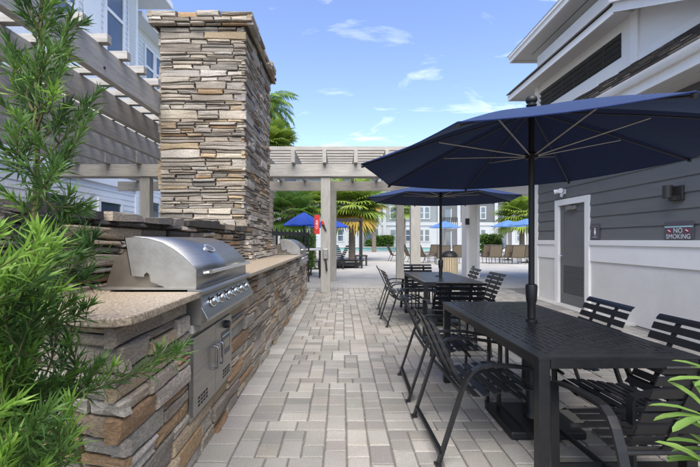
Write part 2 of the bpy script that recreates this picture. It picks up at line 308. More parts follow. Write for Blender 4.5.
# ------------------------------------------------------------------ stacked stone
PAL = [((.40, .35, .285), 6), ((.33, .29, .24), 4), ((.45, .40, .325), 6), ((.27, .245, .215), 3), ((.43, .335, .22), 3.5), ((.37, .25, .145), 1.4), ((.48, .44, .385), 5), ((.36, .33, .29), 4)]
PALG = [((.39, .335, .265), 6), ((.43, .385, .32), 6), ((.29, .25, .205), 3), ((.46, .36, .24), 5), ((.39, .255, .14), 3), ((.5, .46, .395), 4), ((.39, .325, .245), 4)]
PALD = [((.06, .055, .05), 4), ((.11, .1, .088), 3), ((.2, .175, .15), 2)]
def pick(pal, rng):
    c = rng.choices([p[0] for p in pal], [p[1] for p in pal])[0]; k = rng.uniform(.8, 1.18)
    return tuple(max(.02, x * k * rng.uniform(.985, 1.015)) for x in c)
def stone_path(segs, z0, z1, rowh, lens, prot, seed, pal, holes=None, ext=.05, off=None, split=.3, wave=.3, closed=False, palf=None, gap=.006):
    """segs: list of (origin xy, dir xy, length); outward normal is dir turned clockwise. Returns pieces."""
    rng = random.Random(seed); zs = [z0]
    while zs[-1] < z1 - rowh[0] * .6:
        zs.append(min(z1, zs[-1] + rng.uniform(*rowh)))
    if zs[-1] < z1: zs[-1] = z1
    def bnd(i, u):
        if i == 0 or i == len(zs) - 1: return zs[i]
        hgt = min(zs[i] - zs[i - 1], zs[i + 1] - zs[i])
        return zs[i] + wave * hgt * (mnoise.noise((u * 1.1, i * 7.3 + seed, .5)) + .6 * mnoise.noise((u * 3.7, i * 3.1 + seed, 4.5)))
    out = []; u0 = 0
    for si, (og, dr, L) in enumerate(segs):
        og = Vector((og[0], og[1], 0)); dr = Vector((dr[0], dr[1], 0)).normalized(); nn = Vector((dr.y, -dr.x, 0))
        for i in range(len(zs) - 1):
            zm = (zs[i] + zs[i + 1]) / 2
            a, b = 0.0, L
            e0 = si > 0 or closed; e1 = si < len(segs) - 1 or closed
            if e0: a = -ext if i % 2 else 0.0
            if e1: b = L + (0 if i % 2 else ext)
            iv = [(a, b)]
            for (hs, ha, hb, hz0, hz1) in (holes or []):
                if hs == si and hz0 < zm < hz1:
                    nv = []
                    for (p, q) in iv:
                        if hb <= p or ha >= q: nv.append((p, q)); continue
                        if ha - p > .05: nv.append((p, ha))
                        if q - hb > .05: nv.append((hb, q))
                    iv = nv
            for (p, q) in iv:
                cuts = [p]
                while True:
                    l = rng.uniform(*lens) * (1 + .5 * (zs[i + 1] - zs[i] > (rowh[0] + rowh[1]) / 2))
                    if q - cuts[-1] - l < lens[0] * .7: cuts.append(q); break
                    cuts.append(cuts[-1] + l)
                for j in range(len(cuts) - 1):
                    ua, ub = cuts[j], cuts[j + 1]
                    bands = [(0, 1)]
                    if rng.random() < split and zs[i + 1] - zs[i] > rowh[0] * 1.25:
                        m = rng.uniform(.35, .65); bands = [(0, m), (m, 1)]
                    for (lo, hi) in bands:
                        pr = rng.uniform(*prot)
                        sh0 = rng.uniform(-.012, .012) if j > 0 else 0; sh1 = rng.uniform(-.012, .012) if j < len(cuts) - 2 else 0
                        g = gap * rng.uniform(.5, 1.5)
                        tilt = rng.uniform(-.012, .012) if hi - lo == 1 else rng.uniform(-.004, .004)
                        def zat(u, t):
                            k = (u - ua) / (ub - ua)
                            zb = bnd(i, u + u0); zt = bnd(i + 1, u + u0)
                            return zb + (zt - zb) * t
                        nb = 4 if ub - ua > .12 else 3
                        pts = []
                        for k in range(nb):
                            t = k / (nb - 1); u = ua + (ub - ua) * t + (g if k == 0 else -g if k == nb - 1 else rng.uniform(-.01, .01)); pts.append((u + (sh0 if k == 0 else sh1 if k == nb - 1 else 0), zat(u, lo) + g * .6 + rng.uniform(0, .004)))
                        pts.append((ub - g - rng.uniform(0, .012), zat(ub, (lo + hi) / 2)))
                        for k in range(nb):
                            t = 1 - k / (nb - 1); u = ua + (ub - ua) * t + (-g if k == 0 else g if k == nb - 1 else rng.uniform(-.01, .01)); pts.append((u - (sh1 if k == 0 else sh0 if k == nb - 1 else 0), zat(u, hi) - g * .6 - rng.uniform(0, .004)))
                        pts.append((ua + g + rng.uniform(0, .012), zat(ua, (lo + hi) / 2)))
                        cu = sum(q_[0] for q_ in pts) / len(pts); cz = sum(q_[1] for q_ in pts) / len(pts)
                        bev = min(.009, (hi - lo) * (zs[i + 1] - zs[i]) * .22)
                        V = []; n = len(pts)
                        def P(u, z, d):
                            o = off(z) if off else 0
                            uu = u
                            if off:
                                uu = L / 2 + (u - L / 2) * (1 + 2 * o / L)
                            return og + dr * uu + nn * (d + o) + Vector((0, 0, z))
                        slope = rng.uniform(-.3, .3) * .02
                        for (u, z) in pts: V.append(P(u, z, -.03))
                        for (u, z) in pts: V.append(P(u, z, pr - bev * rng.uniform(.7, 1.6)))
                        for (u, z) in pts:
                            du = cu - u; dz = cz - z; ln = math.hypot(du, dz) + 1e-6
                            ins_u = max(-bev, min(bev, du)) * rng.uniform(.6, 1.3); ins_z = max(-bev, min(bev, dz)) * rng.uniform(.5, 1.2)
                            V.append(P(u + ins_u, z + ins_z, pr + rng.uniform(-.003, .003) + slope * (1 if dz > 0 else -1)))
                        V.append(P(cu + rng.uniform(-.02, .02), cz, pr + rng.uniform(-.002, .008)))
                        Fs = []
                        for k in range(n):
                            k2 = (k + 1) % n
                            Fs += [(k, k2, n + k2, n + k), (n + k, n + k2, 2 * n + k2, 2 * n + k), (2 * n + k, 2 * n + k2, 3 * n)]
                        out.append((V, Fs, pick(palf(cz, rng) if palf else pal, rng)))
        u0 += L
    return out

# ================================================================== SETTING
B('ground', 'sand', None, -400, 400, -60, 700, -.4, -.06)['kind'] = 'structure'
B('pool_deck', 'deck', None, -40, 60, 11.02, 49, -.3, 0)['kind'] = 'structure'
patio = B('patio', 'sand', None, -.9, 6.0, .9, 11.0, -.3, -.012); patio['kind'] = 'structure'

# pavers: exact cover of a patch with 3x2, 2x3 and 2x2 unit pieces, repeated with different tints
def cover(W, Hh, seed):
    rng = random.Random(seed); g = [[0] * W for _ in range(Hh)]; out = []
    import sys; sys.setrecursionlimit(20000)
    def first():
        for y in range(Hh):
            for x in range(W):
                if not g[y][x]: return x, y
        return None
    budget = [60000]
    def rec():
        p = first()
        if p is None: return True
        budget[0] -= 1
        if budget[0] < 0: return False
        x, y = p; sh = [(3, 2), (3, 2), (2, 3), (2, 2)]; rng.shuffle(sh); seen = set()
        for a, b in sh:
            if (a, b) in seen: continue
            seen.add((a, b))
            if x + a > W or y + b > Hh: continue
            if any(g[y + j][x + i] for i in range(a) for j in range(b)): continue
            for i in range(a):
                for j in range(b): g[y + j][x + i] = 1
            out.append((x, y, a, b))
            if rec(): return True
            out.pop()
            for i in range(a):
                for j in range(b): g[y + j][x + i] = 0
        return False
    return out if rec() else None
U = .0705
patches = []
sd_ = 0
while len(patches) < 5:
    sd_ += 1
    c = cover(14, 13, sd_)
    if c: patches.append(c)
def paver_piece(x0, x1, y0, y1, rng, tint):
    g = .0048; x0 += g; x1 -= g; y0 += g; y1 -= g; b = .006
    dz = rng.uniform(-.0025, .0025)
    j = lambda: rng.uniform(-.0025, .0025)
    q = [(x0 + j(), y0 + j()), (x1 + j(), y0 + j()), (x1 + j(), y1 + j()), (x0 + j(), y1 + j())]
    cx = (x0 + x1) / 2; cy = (y0 + y1) / 2
    tz = [dz + rng.uniform(-.0015, .0015) for _ in range(4)]
    V = [(a, c, -.05) for a, c in q] + [(a, c, tz[k] - b) for k, (a, c) in enumerate(q)] + [(a + (b if a < cx else -b), c + (b if c < cy else -b), tz[k]) for k, (a, c) in enumerate(q)]
    Fs = []
    for k in range(4):
        k2 = (k + 1) % 4; Fs += [(k, k2, 4 + k2, 4 + k), (4 + k, 4 + k2, 8 + k2, 8 + k)]
    Fs.append((8, 9, 10, 11))
    return ([Vector(p) for p in V], Fs, tint)
PP = [((.315, .302, .276), 6), ((.30, .288, .264), 5), ((.332, .317, .288), 5), ((.28, .27, .25), 3), ((.325, .302, .27), 3), ((.345, .33, .3), 2)]
rng = random.Random(3); pav = []
xb0, xb1 = -.89, -.675
y = .95
while y < 10.9:
    l = .205
    pav.append(paver_piece(xb0, xb1, y, y + l, rng, tuple(c * 1.28 for c in pick(PP[:3], rng)))); y += l
for pi in range(6):
    for pj in range(12):
        ox = xb1 + pi * 14 * U; oy = .95 + pj * 13 * U
        for (a, b, c, d) in rng.choice(patches):
            x0, y0 = ox + a * U, oy + b * U
            if x0 > 4.4 or y0 > 10.9: continue
            x1, y1 = min(x0 + c * U, 4.5), min(y0 + d * U, 11.0)
            pav.append(paver_piece(x0, x1, y0, y1, rng, pick(PP, rng)))
emit(patio, 'paver', 'pavers', pav, 'paver')
kb = B('door_apron', 'concrete', None, 4.3, 4.6, 6.2, 9.3, -.02, .02); kb['kind'] = 'structure'

# ================================================================== STONE COUNTER
counter = thing('stone_counter', 'long stacked stone kitchen counter with tan granite top along the paved walk', 'counter', (-1.1, 5, 0))
def child(o, parent):                      # keep world coordinates under a thing placed away from the origin
    o.parent = parent; o.matrix_parent_inverse = Matrix.Translation(-Vector(parent.location)); return o
class Under:                               # geometry written in world coordinates, parented to a thing
    pass
counter.location = (0, 0, 0)
GY0, GY1 = 2.28, 3.48                      # grill bay
near_a = Vector((-1.62, 1.80, 0)); near_b = Vector((-.885, 1.58, 0))
mb = MB(); mb.prism([(-1.62, 1.84, 0), (-.89, 1.62, 0), (-.89, 2.27, 0), (-.98, 2.27, 0), (-.98, 3.13, 0), (-.89, 3.13, 0), (-.89, 9.72, 0), (-1.62, 9.72, 0)], (0, 0, .985)); mb.build('core', 'mortar', counter)
nd = (near_b - near_a)
pcs = stone_path([((-1.62, 1.80), (nd.x, nd.y), nd.length), ((-.885, 1.58), (0, 1), 8.17), ((-.885, 9.75), (-1, 0), .7)], -.02, .985, (.055, .145), (.14, .42), (.008, .038), 11, PALG,
                 holes=[(1, GY0 - .02 - 1.58, 3.12 - 1.58, .27, 1.1), (1, GY0 - .03 - 1.58, GY1 + .01 - 1.58, .80, 1.1), (1, 7.98 - 1.58, 9.3 - 1.58, .8, 1.1)], ext=.045, split=.36, wave=.2, gap=.003)
emit(counter, 'stone', 'stones', pcs, 'stone')
# granite top: near slab, strip behind the grill, far slab
mb = MB(); mb.prism([(-1.62, 1.70, .99), (-.93, 1.50, .99), (-.86, 1.50, .99), (-.815, 1.545, .99), (-.805, 1.62, .99), (-.805, 2.27, .99), (-1.62, 2.27, .99)], (0, 0, .036)); mb.build('counter_top', 'granite', counter, bevel=.006)
mb = MB(); mb.prism([(-1.62, 3.50, .99), (-.805, 3.50, .99), (-.805, 7.97, .99), (-1.62, 7.97, .99)], (0, 0, .036)); mb.build('counter_top', 'granite', counter, bevel=.006)
B('counter_top', 'granite', counter, -1.62, -1.32, 2.272, 3.498, .99, 1.031)
B('counter_top', 'granite', counter, -1.62, -1.32, 7.972, 9.4, .99, 1.031)
B('counter_top', 'granite', counter, -1.62, -.805, 9.32, 9.8, .99, 1.032, bevel=.005)

# back wall
bw = thing('stone_back_wall', 'low stacked stone wall behind the grill, its top courses stained black', 'stone wall')
B('core', 'mortar', bw, -1.9, -1.5, 1.75, 5.97, 0, 1.47)
def pf(z, rng): return PALD if z > 1.36 + rng.uniform(-.05, .06) and rng.random() < .8 else (PALG if z < 1.3 or rng.random() < .7 else PALD)
pcs = stone_path([((-1.9, 1.72), (1, 0), .42), ((-1.48, 1.72), (0, 1), 4.27)], 1.0, 1.45, (.05, .09), (.18, .4), (.01, .05), 5, PALG, ext=.04, palf=pf, split=.3)
# ragged dark cap stones
rng = random.Random(9); yy = 1.68
while yy < 5.85:
    l = rng.uniform(.25, .5); l = min(l, 6.0 - yy); x0 = -1.95; x1 = -1.42 + rng.uniform(-.03, .03); zt = 1.485 + rng.uniform(.0, .05)
    q = [(x0, yy + .01), (x1 - .03, yy + .008), (x1 + rng.uniform(-.02, .02), yy + l * .3), (x1 + rng.uniform(-.02, .02), yy + l * .7), (x1 - .03, yy + l - .008), (x0, yy + l - .01)]
    V = [Vector((a, b, 1.44 + rng.uniform(0, .012))) for a, b in q] + [Vector((a, b, zt + rng.uniform(-.012, .012))) for a, b in q]
    Fs = [tuple(range(6))[::-1], tuple(range(6, 12))] + [(k, (k + 1) % 6, 6 + (k + 1) % 6, 6 + k) for k in range(6)]
    pcs.append((V, Fs, pick(PALD if rng.random() < .75 else PALG, rng))); yy += l
emit(bw, 'stone', 'stones', pcs, 'stone')

# chimney
ch = thing('stone_chimney', 'tall square chimney of stacked tan ledge stone with an overhanging stone cap', 'chimney')
X0, X1, Y0c, Y1c, ZT = -2.72, -1.47, 6.0, 8.05, 4.50
B('core', 'mortar', ch, X0 + .02, X1 - .02, Y0c + .02, Y1c - .02, 0, ZT + .2)
def flare(z):
    t = max(0, min(1, (1.78 - z) / .75)); return .16 * t * t
def pfc(z, rng): return PAL
pcs = stone_path([((X0, Y0c), (1, 0), X1 - X0), ((X1, Y0c), (0, 1), Y1c - Y0c)], .98, ZT, (.045, .13), (.14, .46), (.005, .042), 21, PAL, ext=.04, off=flare, split=.5, wave=.3, gap=.004)
back = stone_path([((X1, Y1c), (-1, 0), X1 - X0), ((X0, Y1c), (0, -1), Y1c - Y0c)], .98, ZT, (.07, .13), (.25, .5), (.005, .05), 22, PAL, ext=.045, split=.2)
cap = stone_path([((X0 - .10, Y0c - .08), (1, 0), X1 - X0 + .2), ((X1 + .10, Y0c - .10), (0, 1), Y1c - Y0c + .2), ((X1 + .1, Y1c + .1), (-1, 0), X1 - X0 + .2), ((X0 - .1, Y1c + .1), (0, -1), Y1c - Y0c + .2)],
                 ZT + .0, ZT + .2, (.05, .12), (.18, .45), (.0, .06), 31, PALG, ext=.04, closed=True, split=.45, wave=.4)
cap2 = stone_path([((X0 - .02, Y0c - .02), (1, 0), X1 - X0 + .04), ((X1 + .02, Y0c - .02), (0, 1), Y1c - Y0c + .04), ((X1 + .02, Y1c + .02), (-1, 0), X1 - X0 + .04), ((X0 - .02, Y1c + .02), (0, -1), Y1c - Y0c + .04)],
                  ZT + .2, ZT + .27, (.07, .08), (.3, .5), (.0, .06), 33, PALG, ext=.04, closed=True, split=0)
B('cap_slab', 'mortar', ch, X0 - .07, X1 + .07, Y0c - .05, Y1c + .07, ZT + .025, ZT + .16)
emit(ch, 'stone', 'stones', pcs + back + cap, 'stone')
cp = MB().lathe([(.17, 0), (.17, .06), (.19, .07), (.16, .12), (.09, .15), (.02, .16)], 20, (-1.98, 6.45, ZT + .22)).build('flue_cap', 'plastic', ch, smooth='auto')

# ================================================================== GRILLS
def grill(name, label, y0, L, detail=True):
    g = thing(name, label, 'grill', (-1.385, y0, 1.034))
    prof = [(.134, .30), (.20, .303), (.27, .295), (.35, .272), (.42, .232), (.48, .185), (.525, .14), (.545, .115), (.548, .012), (.374, .010), (.285, .046), (.277, .088), (.262, .10), (.248, .088), (.245, .074), (.172, .080)]
    # body: side plates, back, lower tray
    for s in (0, L - .012):
        MB().prism([(0, s + .035 * (1 if s == 0 else -1), 0), (.06, s + .035 * (1 if s == 0 else -1), .18), (.15, s + .035 * (1 if s == 0 else -1), .235), (.2, s + .035 * (1 if s == 0 else -1), .12), (.40, s + .035 * (1 if s == 0 else -1), .05), (.54, s + .035 * (1 if s == 0 else -1), 0)], (0, .012, 0)).build('side_plate', 'steelbrown', g)
    MB().prism([(.004, .036, 0), (.064, .036, .178), (.074, .036, .178), (.014, .036, 0)], (0, L - .072, 0)).build('back_panel', 'steelbrown', g)
    MB().box(-.02, .55, -.012, L + .012, .001, .014).build('base_flange', 'steeldull', g)
    # hood shell
    shell = [(x, z) for x, z in prof]
    MB().prism([(x, 0, z) for x, z in shell], (0, .006, 0)).build('hood_end', 'steeldull', g)
    MB().prism([(x, L - .006, z) for x, z in shell], (0, .006, 0)).build('hood_end', 'steeldull', g)
    mb = MB(); outer = prof[:9]; vs = []; fs = []
    k = 6
    fine = []
    for i in range(len(outer) - 1):
        fine.append(outer[i])
    fine.append(outer[-1])
    for (x, z) in fine: vs += [(x, -.002, z), (x, L + .002, z)]
    for i in range(len(fine) - 1): fs.append((2 * i, 2 * i + 1, 2 * i + 3, 2 * i + 2))
    mb.add(vs, fs); mb.add([(.134, 0, .30), (.134, L, .30), (.172, L, .08), (.172, 0, .08)], [(0, 1, 2, 3)])
    hd = mb.build('hood', 'steel', g, smooth='auto'); sm = hd.modifiers.new('thick', 'SOLIDIFY'); sm.thickness = .004; sm.offset = 1
    # thermometer
    mb = MB(); c = Vector((.44, L * .46, .222)); nrm = Vector((.62, 0, .78)).normalized(); a = Vector((0, 1, 0)); b_ = nrm.cross(a)
    def disc(r1, r2, h0, h1, n=20):
        vs = []; 
        for hh in (h0, h1):
            for q in range(n):
                t = 2 * math.pi * q / n; vs.append(c + a * math.cos(t) * r1 + b_ * math.sin(t) * r2 + nrm * hh)
        m = MB(); m.add(vs, [tuple(range(n, 2 * n))] + [(q, (q + 1) % n, n + (q + 1) % n, n + q) for q in range(n)]); return m
    th = disc(.085, .04, -.01, .012).build('thermometer', 'chrome', g, smooth='auto'); disc(.06, .028, .0, .0135).build('dial', 'signgrey', th)
    # handle
    hb = MB().tube([(.545, .12, .085), (.60, .12, .095), (.605, .14, .097)], .009, 8).tube([(.545, L - .12, .085), (.60, L - .12, .095)], .009, 8).build('handle_bracket', 'chrome', g, smooth='auto')
    MB().tube([(.602, .09, .097), (.602, L * .5, .097), (.602, L - .09, .097)], .013, 10).build('handle', 'chrome', g, smooth='auto')
    # front: top rail, control panel, lower body
    MB().prism([(.50, -.01, .0), (.575, -.01, .0), (.588, -.01, -.012), (.588, -.01, -.03), (.53, -.01, -.03), (.50, -.01, -.02)], (0, L + .02, 0)).build('front_rail', 'steel', g, smooth='auto')
    p0 = (.545, -.030); p1 = (.618, -.165)
    MB().prism([(.42, -.008, -.028), (p0[0], -.008, p0[1]), (p1[0], -.008, p1[1]), (.612, -.008, -.185), (.55, -.008, -.195), (.42, -.008, -.20)], (0, L + .016, 0)).build('control_panel', 'steel', g, bevel=.004)
    MB().box(.36, .58, -.02, .0, -.20, -.03).build('panel_end', 'steeldull', g)
    d = Vector((p1[0] - p0[0], 0, p1[1] - p0[1])).normalized(); nr = Vector((-d.z, 0, d.x)); nr = nr if nr.x > 0 else -nr
    for i in range(6):
        yk = .17 + i * (L - .34) / 5; c2 = Vector((p0[0], yk, p0[1])) + d * .075
        MB().tube([c2 + nr * .001, c2 + nr * .008], [.036, .034], 16).build('bezel', 'chrome', g, smooth='auto')
        kn = MB().tube([c2 + nr * .007, c2 + nr * .03, c2 + nr * .034], [.026, .023, .019], 14).build('knob', 'knob', g, smooth='auto')
        MB().bar(c2 + nr * .038 - d * .022, c2 + nr * .038 + d * .022, .009, .012, up=nr).build('grip', 'chrome', kn)
    MB().box(.44, .575, .0, L, -.235, -.197).build('drip_tray', 'steeldull', g)
    return g
grill('gas_grill', 'large stainless built-in grill with closed hood and row of knobs, nearest the camera', GY0 + .02, 1.16)
grill('gas_grill', 'second stainless built-in grill at the far end of the stone counter past the chimney', 8.02, 1.18)

# cabinet doors below the near grill
cab = thing('cabinet_doors', 'pair of stainless access doors with loop handles set in stone below the near grill', 'cabinet door')
B('frame', 'steeldull', cab, -.975, -.868, 2.275, 3.11, .272, .795)
B('lintel', 'concrete', cab, -.97, -.85, 2.28, 3.46, .785, .832)
for (a, b, lab) in ((2.30, 2.695, 0), (2.705, 3.085, 1)):
    d = MB().box(-.87, -.852, a, b, .295, .755).build('door', 'steel', cab, bevel=.003)
    yh = b - .05 if lab == 0 else a + .05
    MB().tube([(-.852, yh, .47), (-.822, yh, .475), (-.818, yh, .49), (-.818, yh, .60), (-.822, yh, .615), (-.852, yh, .62)], .008, 8).build('handle', 'knob', d, smooth='auto')
    for r in range(3):
        for c in range(4):
            yc = (a + .07 if lab == 0 else b - .22) + c * .045
            MB().box(-.853, -.8505, yc, yc + .03, .33 + r * .022, .342 + r * .022).build('vent_slot', 'darkgap', d)
    if lab:
        MB().box(-.853, -.8495, a + .12, b - .05, .49, .66).build('label_plate', 'signgrey', d)
        MB().box(-.8495, -.849, a + .14, b - .07, .625, .635).build('label_line', 'teal', d)
        MB().box(-.8495, -.849, a + .14, b - .07, .53, .60).build('label_print', 'steeldull', d)
        MB().tube([(-.852, a + .22, .705), (-.82, a + .22, .705)], [.03, .026], 14).build('valve_knob', 'plastic', d, smooth='auto')

# ================================================================== RIGHT BUILDING
bld = thing('clubhouse', 'grey lap sided pool house with white trim and restroom door on the right', 'building')
XW = 4.55; YA, YB = -4.0, 9.4
B('wall_core', 'stucco', bld, XW + .03, XW + 5, YA, YB - .02, 0, 5.6)
# stucco plinth in two pieces round the door
D0, D1 = 7.44, 8.35
B('stucco_base', 'stucco', bld, XW, XW + .05, YA, D0 - .13, 0, .935)
B('stucco_base', 'stucco', bld, XW, XW + .05, D1 + .13, YB, 0, .935)
for (a, b) in ((YA, D0 - .13), (D1 + .13, YB - .15)):
    B('trim_band', 'white', bld, XW - .022, XW + .03, a, b, .935, 1.225, bevel=.003)
    B('trim_cap', 'white', bld, XW - .045, XW + .03, a, b, 1.225, 1.315, bevel=.004)
z = 1.315; i = 0
while z < 3.32:
    z1 = min(z + .213, 3.338)
    for (a, b) in (((YA, D0 - .13), (D1 + .13, YB - .15)) if z < 2.12 else ((YA, YB - .15),)):
        cuts_ = [a]
        rj = random.Random(int(z * 1000))
        while b - cuts_[-1] > 3.9: cuts_.append(cuts_[-1] + rj.uniform(2.2, 3.66))
        cuts_.append(b)
        for q0, q1 in zip(cuts_, cuts_[1:]):
            MB().prism([(XW - .022, q0 + .0015, z), (XW - .004, q0 + .0015, z1), (XW + .032, q0 + .0015, z1), (XW + .032, q0 + .0015, z)], (0, q1 - q0 - .003, 0)).build('siding_board', 'siding', bld)
    z = z1
B('corner_trim', 'white', bld, XW - .03, XW + .03, YB - .15, YB, .0, 3.338, bevel=.004)
B('corner_trim', 'white', bld, XW - .028, XW + .2, YB, YB + .025, 0, 3.338)
# door
door = thing('restroom_door', 'dark grey restroom door with louvred lower panel and white frame', 'door')
B('leaf', 'doorgrey', door, XW + .02, XW + .034, D0, D1, .02, 2.03)
for (a, b, p, q) in ((D0, D0 + .12, .02, 2.03), (D1 - .12, D1, .02, 2.03), (D0 + .12, D1 - .12, 1.88, 2.03), (D0 + .12, D1 - .12, .80, 1.0), (D0 + .12, D1 - .12, .02, .24)):
    B('rail', 'doorgrey', door, XW + .008, XW + .0205, a, b, p, q, bevel=.002)
for k in range(14):
    zc = .26 + k * .039
    MB().bar((XW + .014, D0 + .12, zc), (XW + .014, D1 - .12, zc), .022, .006, up=(.5, 0, .8)).build('louvre', 'doorgrey', door)
for (a, b, p, q) in ((D0 - .13, D0, .0, 2.03), (D1, D1 + .13, .0, 2.03), (D0 - .13, D1 + .13, 2.03, 2.15)):
    B('frame', 'white', door, XW - .045, XW + .03, a, b, p, q, bevel=.004)
cl = B('closer', 'steeldull', door, XW - .05, XW + .008, D0 + .3, D0 + .62, 1.92, 1.99, bevel=.006)
MB().bar((XW - .03, D0 + .45, 2.0), (XW - .06, D1 - .3, 2.02), .02, .012).build('closer_arm', 'steeldull', cl)
MB().tube([(XW + .008, D1 - .07, 1.0), (XW - .05, D1 - .07, 1.0), (XW - .052, D1 - .19, 1.0)], .011, 8).build('lever_handle', 'chrome', door, smooth='auto')
# lower eave, soffit, gutter, shingles
B('soffit', 'soffit', bld, 4.02, XW + .03, YA, YB + .35, 3.34, 3.37)
B('soffit_batten', 'soffit', bld, 4.27, 4.29, YA, YB + .3, 3.332, 3.34)
B('fascia', 'white', bld, 3.985, 4.02, YA, YB + .35, 3.29, 3.46, bevel=.003)
gt = MB(); prf = [(3.985, 3.42), (3.93, 3.42), (3.90, 3.46), (3.89, 3.51), (3.905, 3.51), (3.985, 3.50)]
gt.prism([(x, YA, z) for x, z in prf], (0, YB + .35 - YA, 0)); gt.build('gutter', 'white', bld, smooth='auto')
sh = []; rng = random.Random(4)
rx0, rz0, rx1, rz1 = 3.93, 3.54, XW, 4.08
MB().prism([(rx0, YA, rz0 - .03), (rx1, YA, rz1 - .03), (rx1, YA, rz1 - .08), (rx0, YA, rz0 - .08)], (0, YB + .35 - YA, 0)).build('roof_deck', 'mortar', bld)
rows = 5
for r in range(rows):
    yv = YA + 3 - rng.uniform(0, .3)
    while yv < YB + .35:
        l = rng.uniform(.12, .34); ye = min(yv + l - .004, YB + .35)
        t0, t1 = r / rows, (r + 1.25) / rows; t1 = min(t1, 1.0)
        th = rng.choice((.012, .02, .026))
        a = Vector((rx0 + (rx1 - rx0) * t0 - .01, 0, rz0 + (rz1 - rz0) * t0 - .02)); b = Vector((rx0 + (rx1 - rx0) * t1, 0, rz0 + (rz1 - rz0) * t1 - .028))
        up = Vector((-.56, 0, .83))
        V = [Vector((p.x, q, p.z)) + up * hh for (p, q, hh) in ((a, yv, 0), (a, ye, 0), (b, ye, 0), (b, yv, 0), (a, yv, th + .012), (a, ye, th + .012), (b, ye, .008), (b, yv, .008))]
        c = rng.choice(((.10, .085, .07), (.14, .12, .1), (.17, .15, .13), (.08, .07, .065)))
        sh.append((V, [(3, 2, 1, 0), (4, 5, 6, 7), (0, 1, 5, 4), (1, 2, 6, 5), (2, 3, 7, 6), (3, 0, 4, 7)], c)); yv += l
emit(bld, 'shingle', 'shingles', sh, 'shingle', limit=150)
# clerestory wall over the lower roof
B('upper_wall', 'whiteclap', bld, XW - .01, XW + .03, YA, YB - .05, 4.0, 4.95)
B('flashing', 'white', bld, XW - .03, XW - .01, YA, 6.1, 4.06, 4.17)
for zc in (4.2, 4.78):
    pass
B('corner_board', 'white', bld, XW - .045, XW - .01, 6.1, 6.26, 4.06, 4.93)
B('corner_board', 'white', bld, XW - .045, XW - .01, YB - .2, YB - .05, 4.0, 4.95)
lv0, lv1, lz0, lz1 = 6.5, 9.12, 4.29, 4.69
lv = B('louvre_band', 'darkgap', bld, XW - .014, XW - .0105, lv0, lv1, lz0, lz1)
for k in range(4):
    zc = lz0 + .05 + k * .1
    MB().bar((XW - .03, lv0, zc), (XW - .03, lv1, zc), .045, .012, up=(.7, 0, .7)).build('louvre_blade', 'bronze', lv)
for k in range(1, 6):
    yk = lv0 + (lv1 - lv0) * k / 6
    MB().box(XW - .02, XW - .012, yk - .012, yk + .012, lz0, lz1).build('mullion', 'bronze', lv)
# middle eave: level part then rake falling towards the camera
EY = 6.18; ez = 4.86
MB().box(4.18, 4.215, EY, 10.05, ez - .05, ez + .08).build('fascia', 'white', bld, bevel=.003)
MB().box(4.215, 4.24, EY, 10.0, ez + .02, ez + .1).build('drip_edge', 'white', bld)
MB().box(4.22, 5.2, EY, 10.05, ez - .01, ez + .02).build('soffit', 'soffit', bld)
MB().box(4.18, 4.9, 10.05, 10.08, ez - .05, ez + .08).build('fascia_return', 'white', bld)
MB().prism([(4.14, EY, ez + .115), (5.2, EY, ez + .5), (5.2, EY, ez + .46), (4.14, EY, ez + .085)], (0, 3.9, 0)).build('roof_sheet', 'mortar', bld)
pr = math.tan(R(24.5)); y2 = 2.6
MB().prism([(4.18, EY, ez - .02), (4.18, EY, ez + .14), (4.18, y2, ez + .14 - (EY - y2) * pr), (4.18, y2, ez - .02 - (EY - y2) * pr)], (.035, 0, 0)).build('rake_board', 'white', bld)
MB().prism([(4.14, EY, ez + .14), (4.14, EY, ez + .2), (4.14, y2, ez + .2 - (EY - y2) * pr), (4.14, y2, ez + .14 - (EY - y2) * pr)], (1.1, 0, 0)).build('rake_roof', 'mortar', bld)
MB().prism([(4.12, EY, ez + .13), (4.12, EY, ez + .185), (4.12, y2, ez + .185 - (EY - y2) * pr), (4.12, y2, ez + .13 - (EY - y2) * pr)], (.025, 0, 0)).build('rake_trim', 'white', bld)
MB().prism([(4.215, EY, ez + .04), (4.215, EY, ez + .07), (4.215, y2, ez + .07 - (EY - y2) * pr), (4.215, y2, ez + .04 - (EY - y2) * pr)], (.4, 0, 0)).build('rake_soffit', 'soffit', bld)
# upper monitor with small windows and top eave
B('monitor_wall', 'whiteclap', bld, 5.12, 9, -1, 10.0, 4.95, 5.95)
for (ya, yb) in ((9.28, 9.78), (8.62, 9.14)):
    wv = B('window', 'glass', bld, 5.10, 5.118, ya, yb, 5.6, 5.84)
    for (a, b, p, q) in ((ya - .05, yb + .05, 5.84, 5.89), (ya - .05, yb + .05, 5.55, 5.6), (ya - .05, ya, 5.6, 5.84), (yb, yb + .05, 5.6, 5.84)): B('frame', 'white', wv, 5.085, 5.119, a, b, p, q)
B('soffit', 'soffit', bld, 4.36, 9, -1, 10.3, 5.93, 5.96)
B('soffit_batten', 'bronze', bld, 4.72, 4.735, 0, 9.95, 5.925, 5.93)
B('fascia', 'white', bld, 4.32, 4.36, -1, 10.33, 5.88, 6.04, bevel=.003)
B('fascia_return', 'white', bld, 4.36, 9, 10.3, 10.33, 5.88, 6.04)
B('drip_edge', 'white', bld, 4.29, 4.32, -1, 10.34, 5.99, 6.06)
MB().prism([(4.28, -1, 6.06), (6.5, -1, 6.9), (9, -1, 6.06)], (0, 11.4, 0)).build('roof', 'mortar', bld)
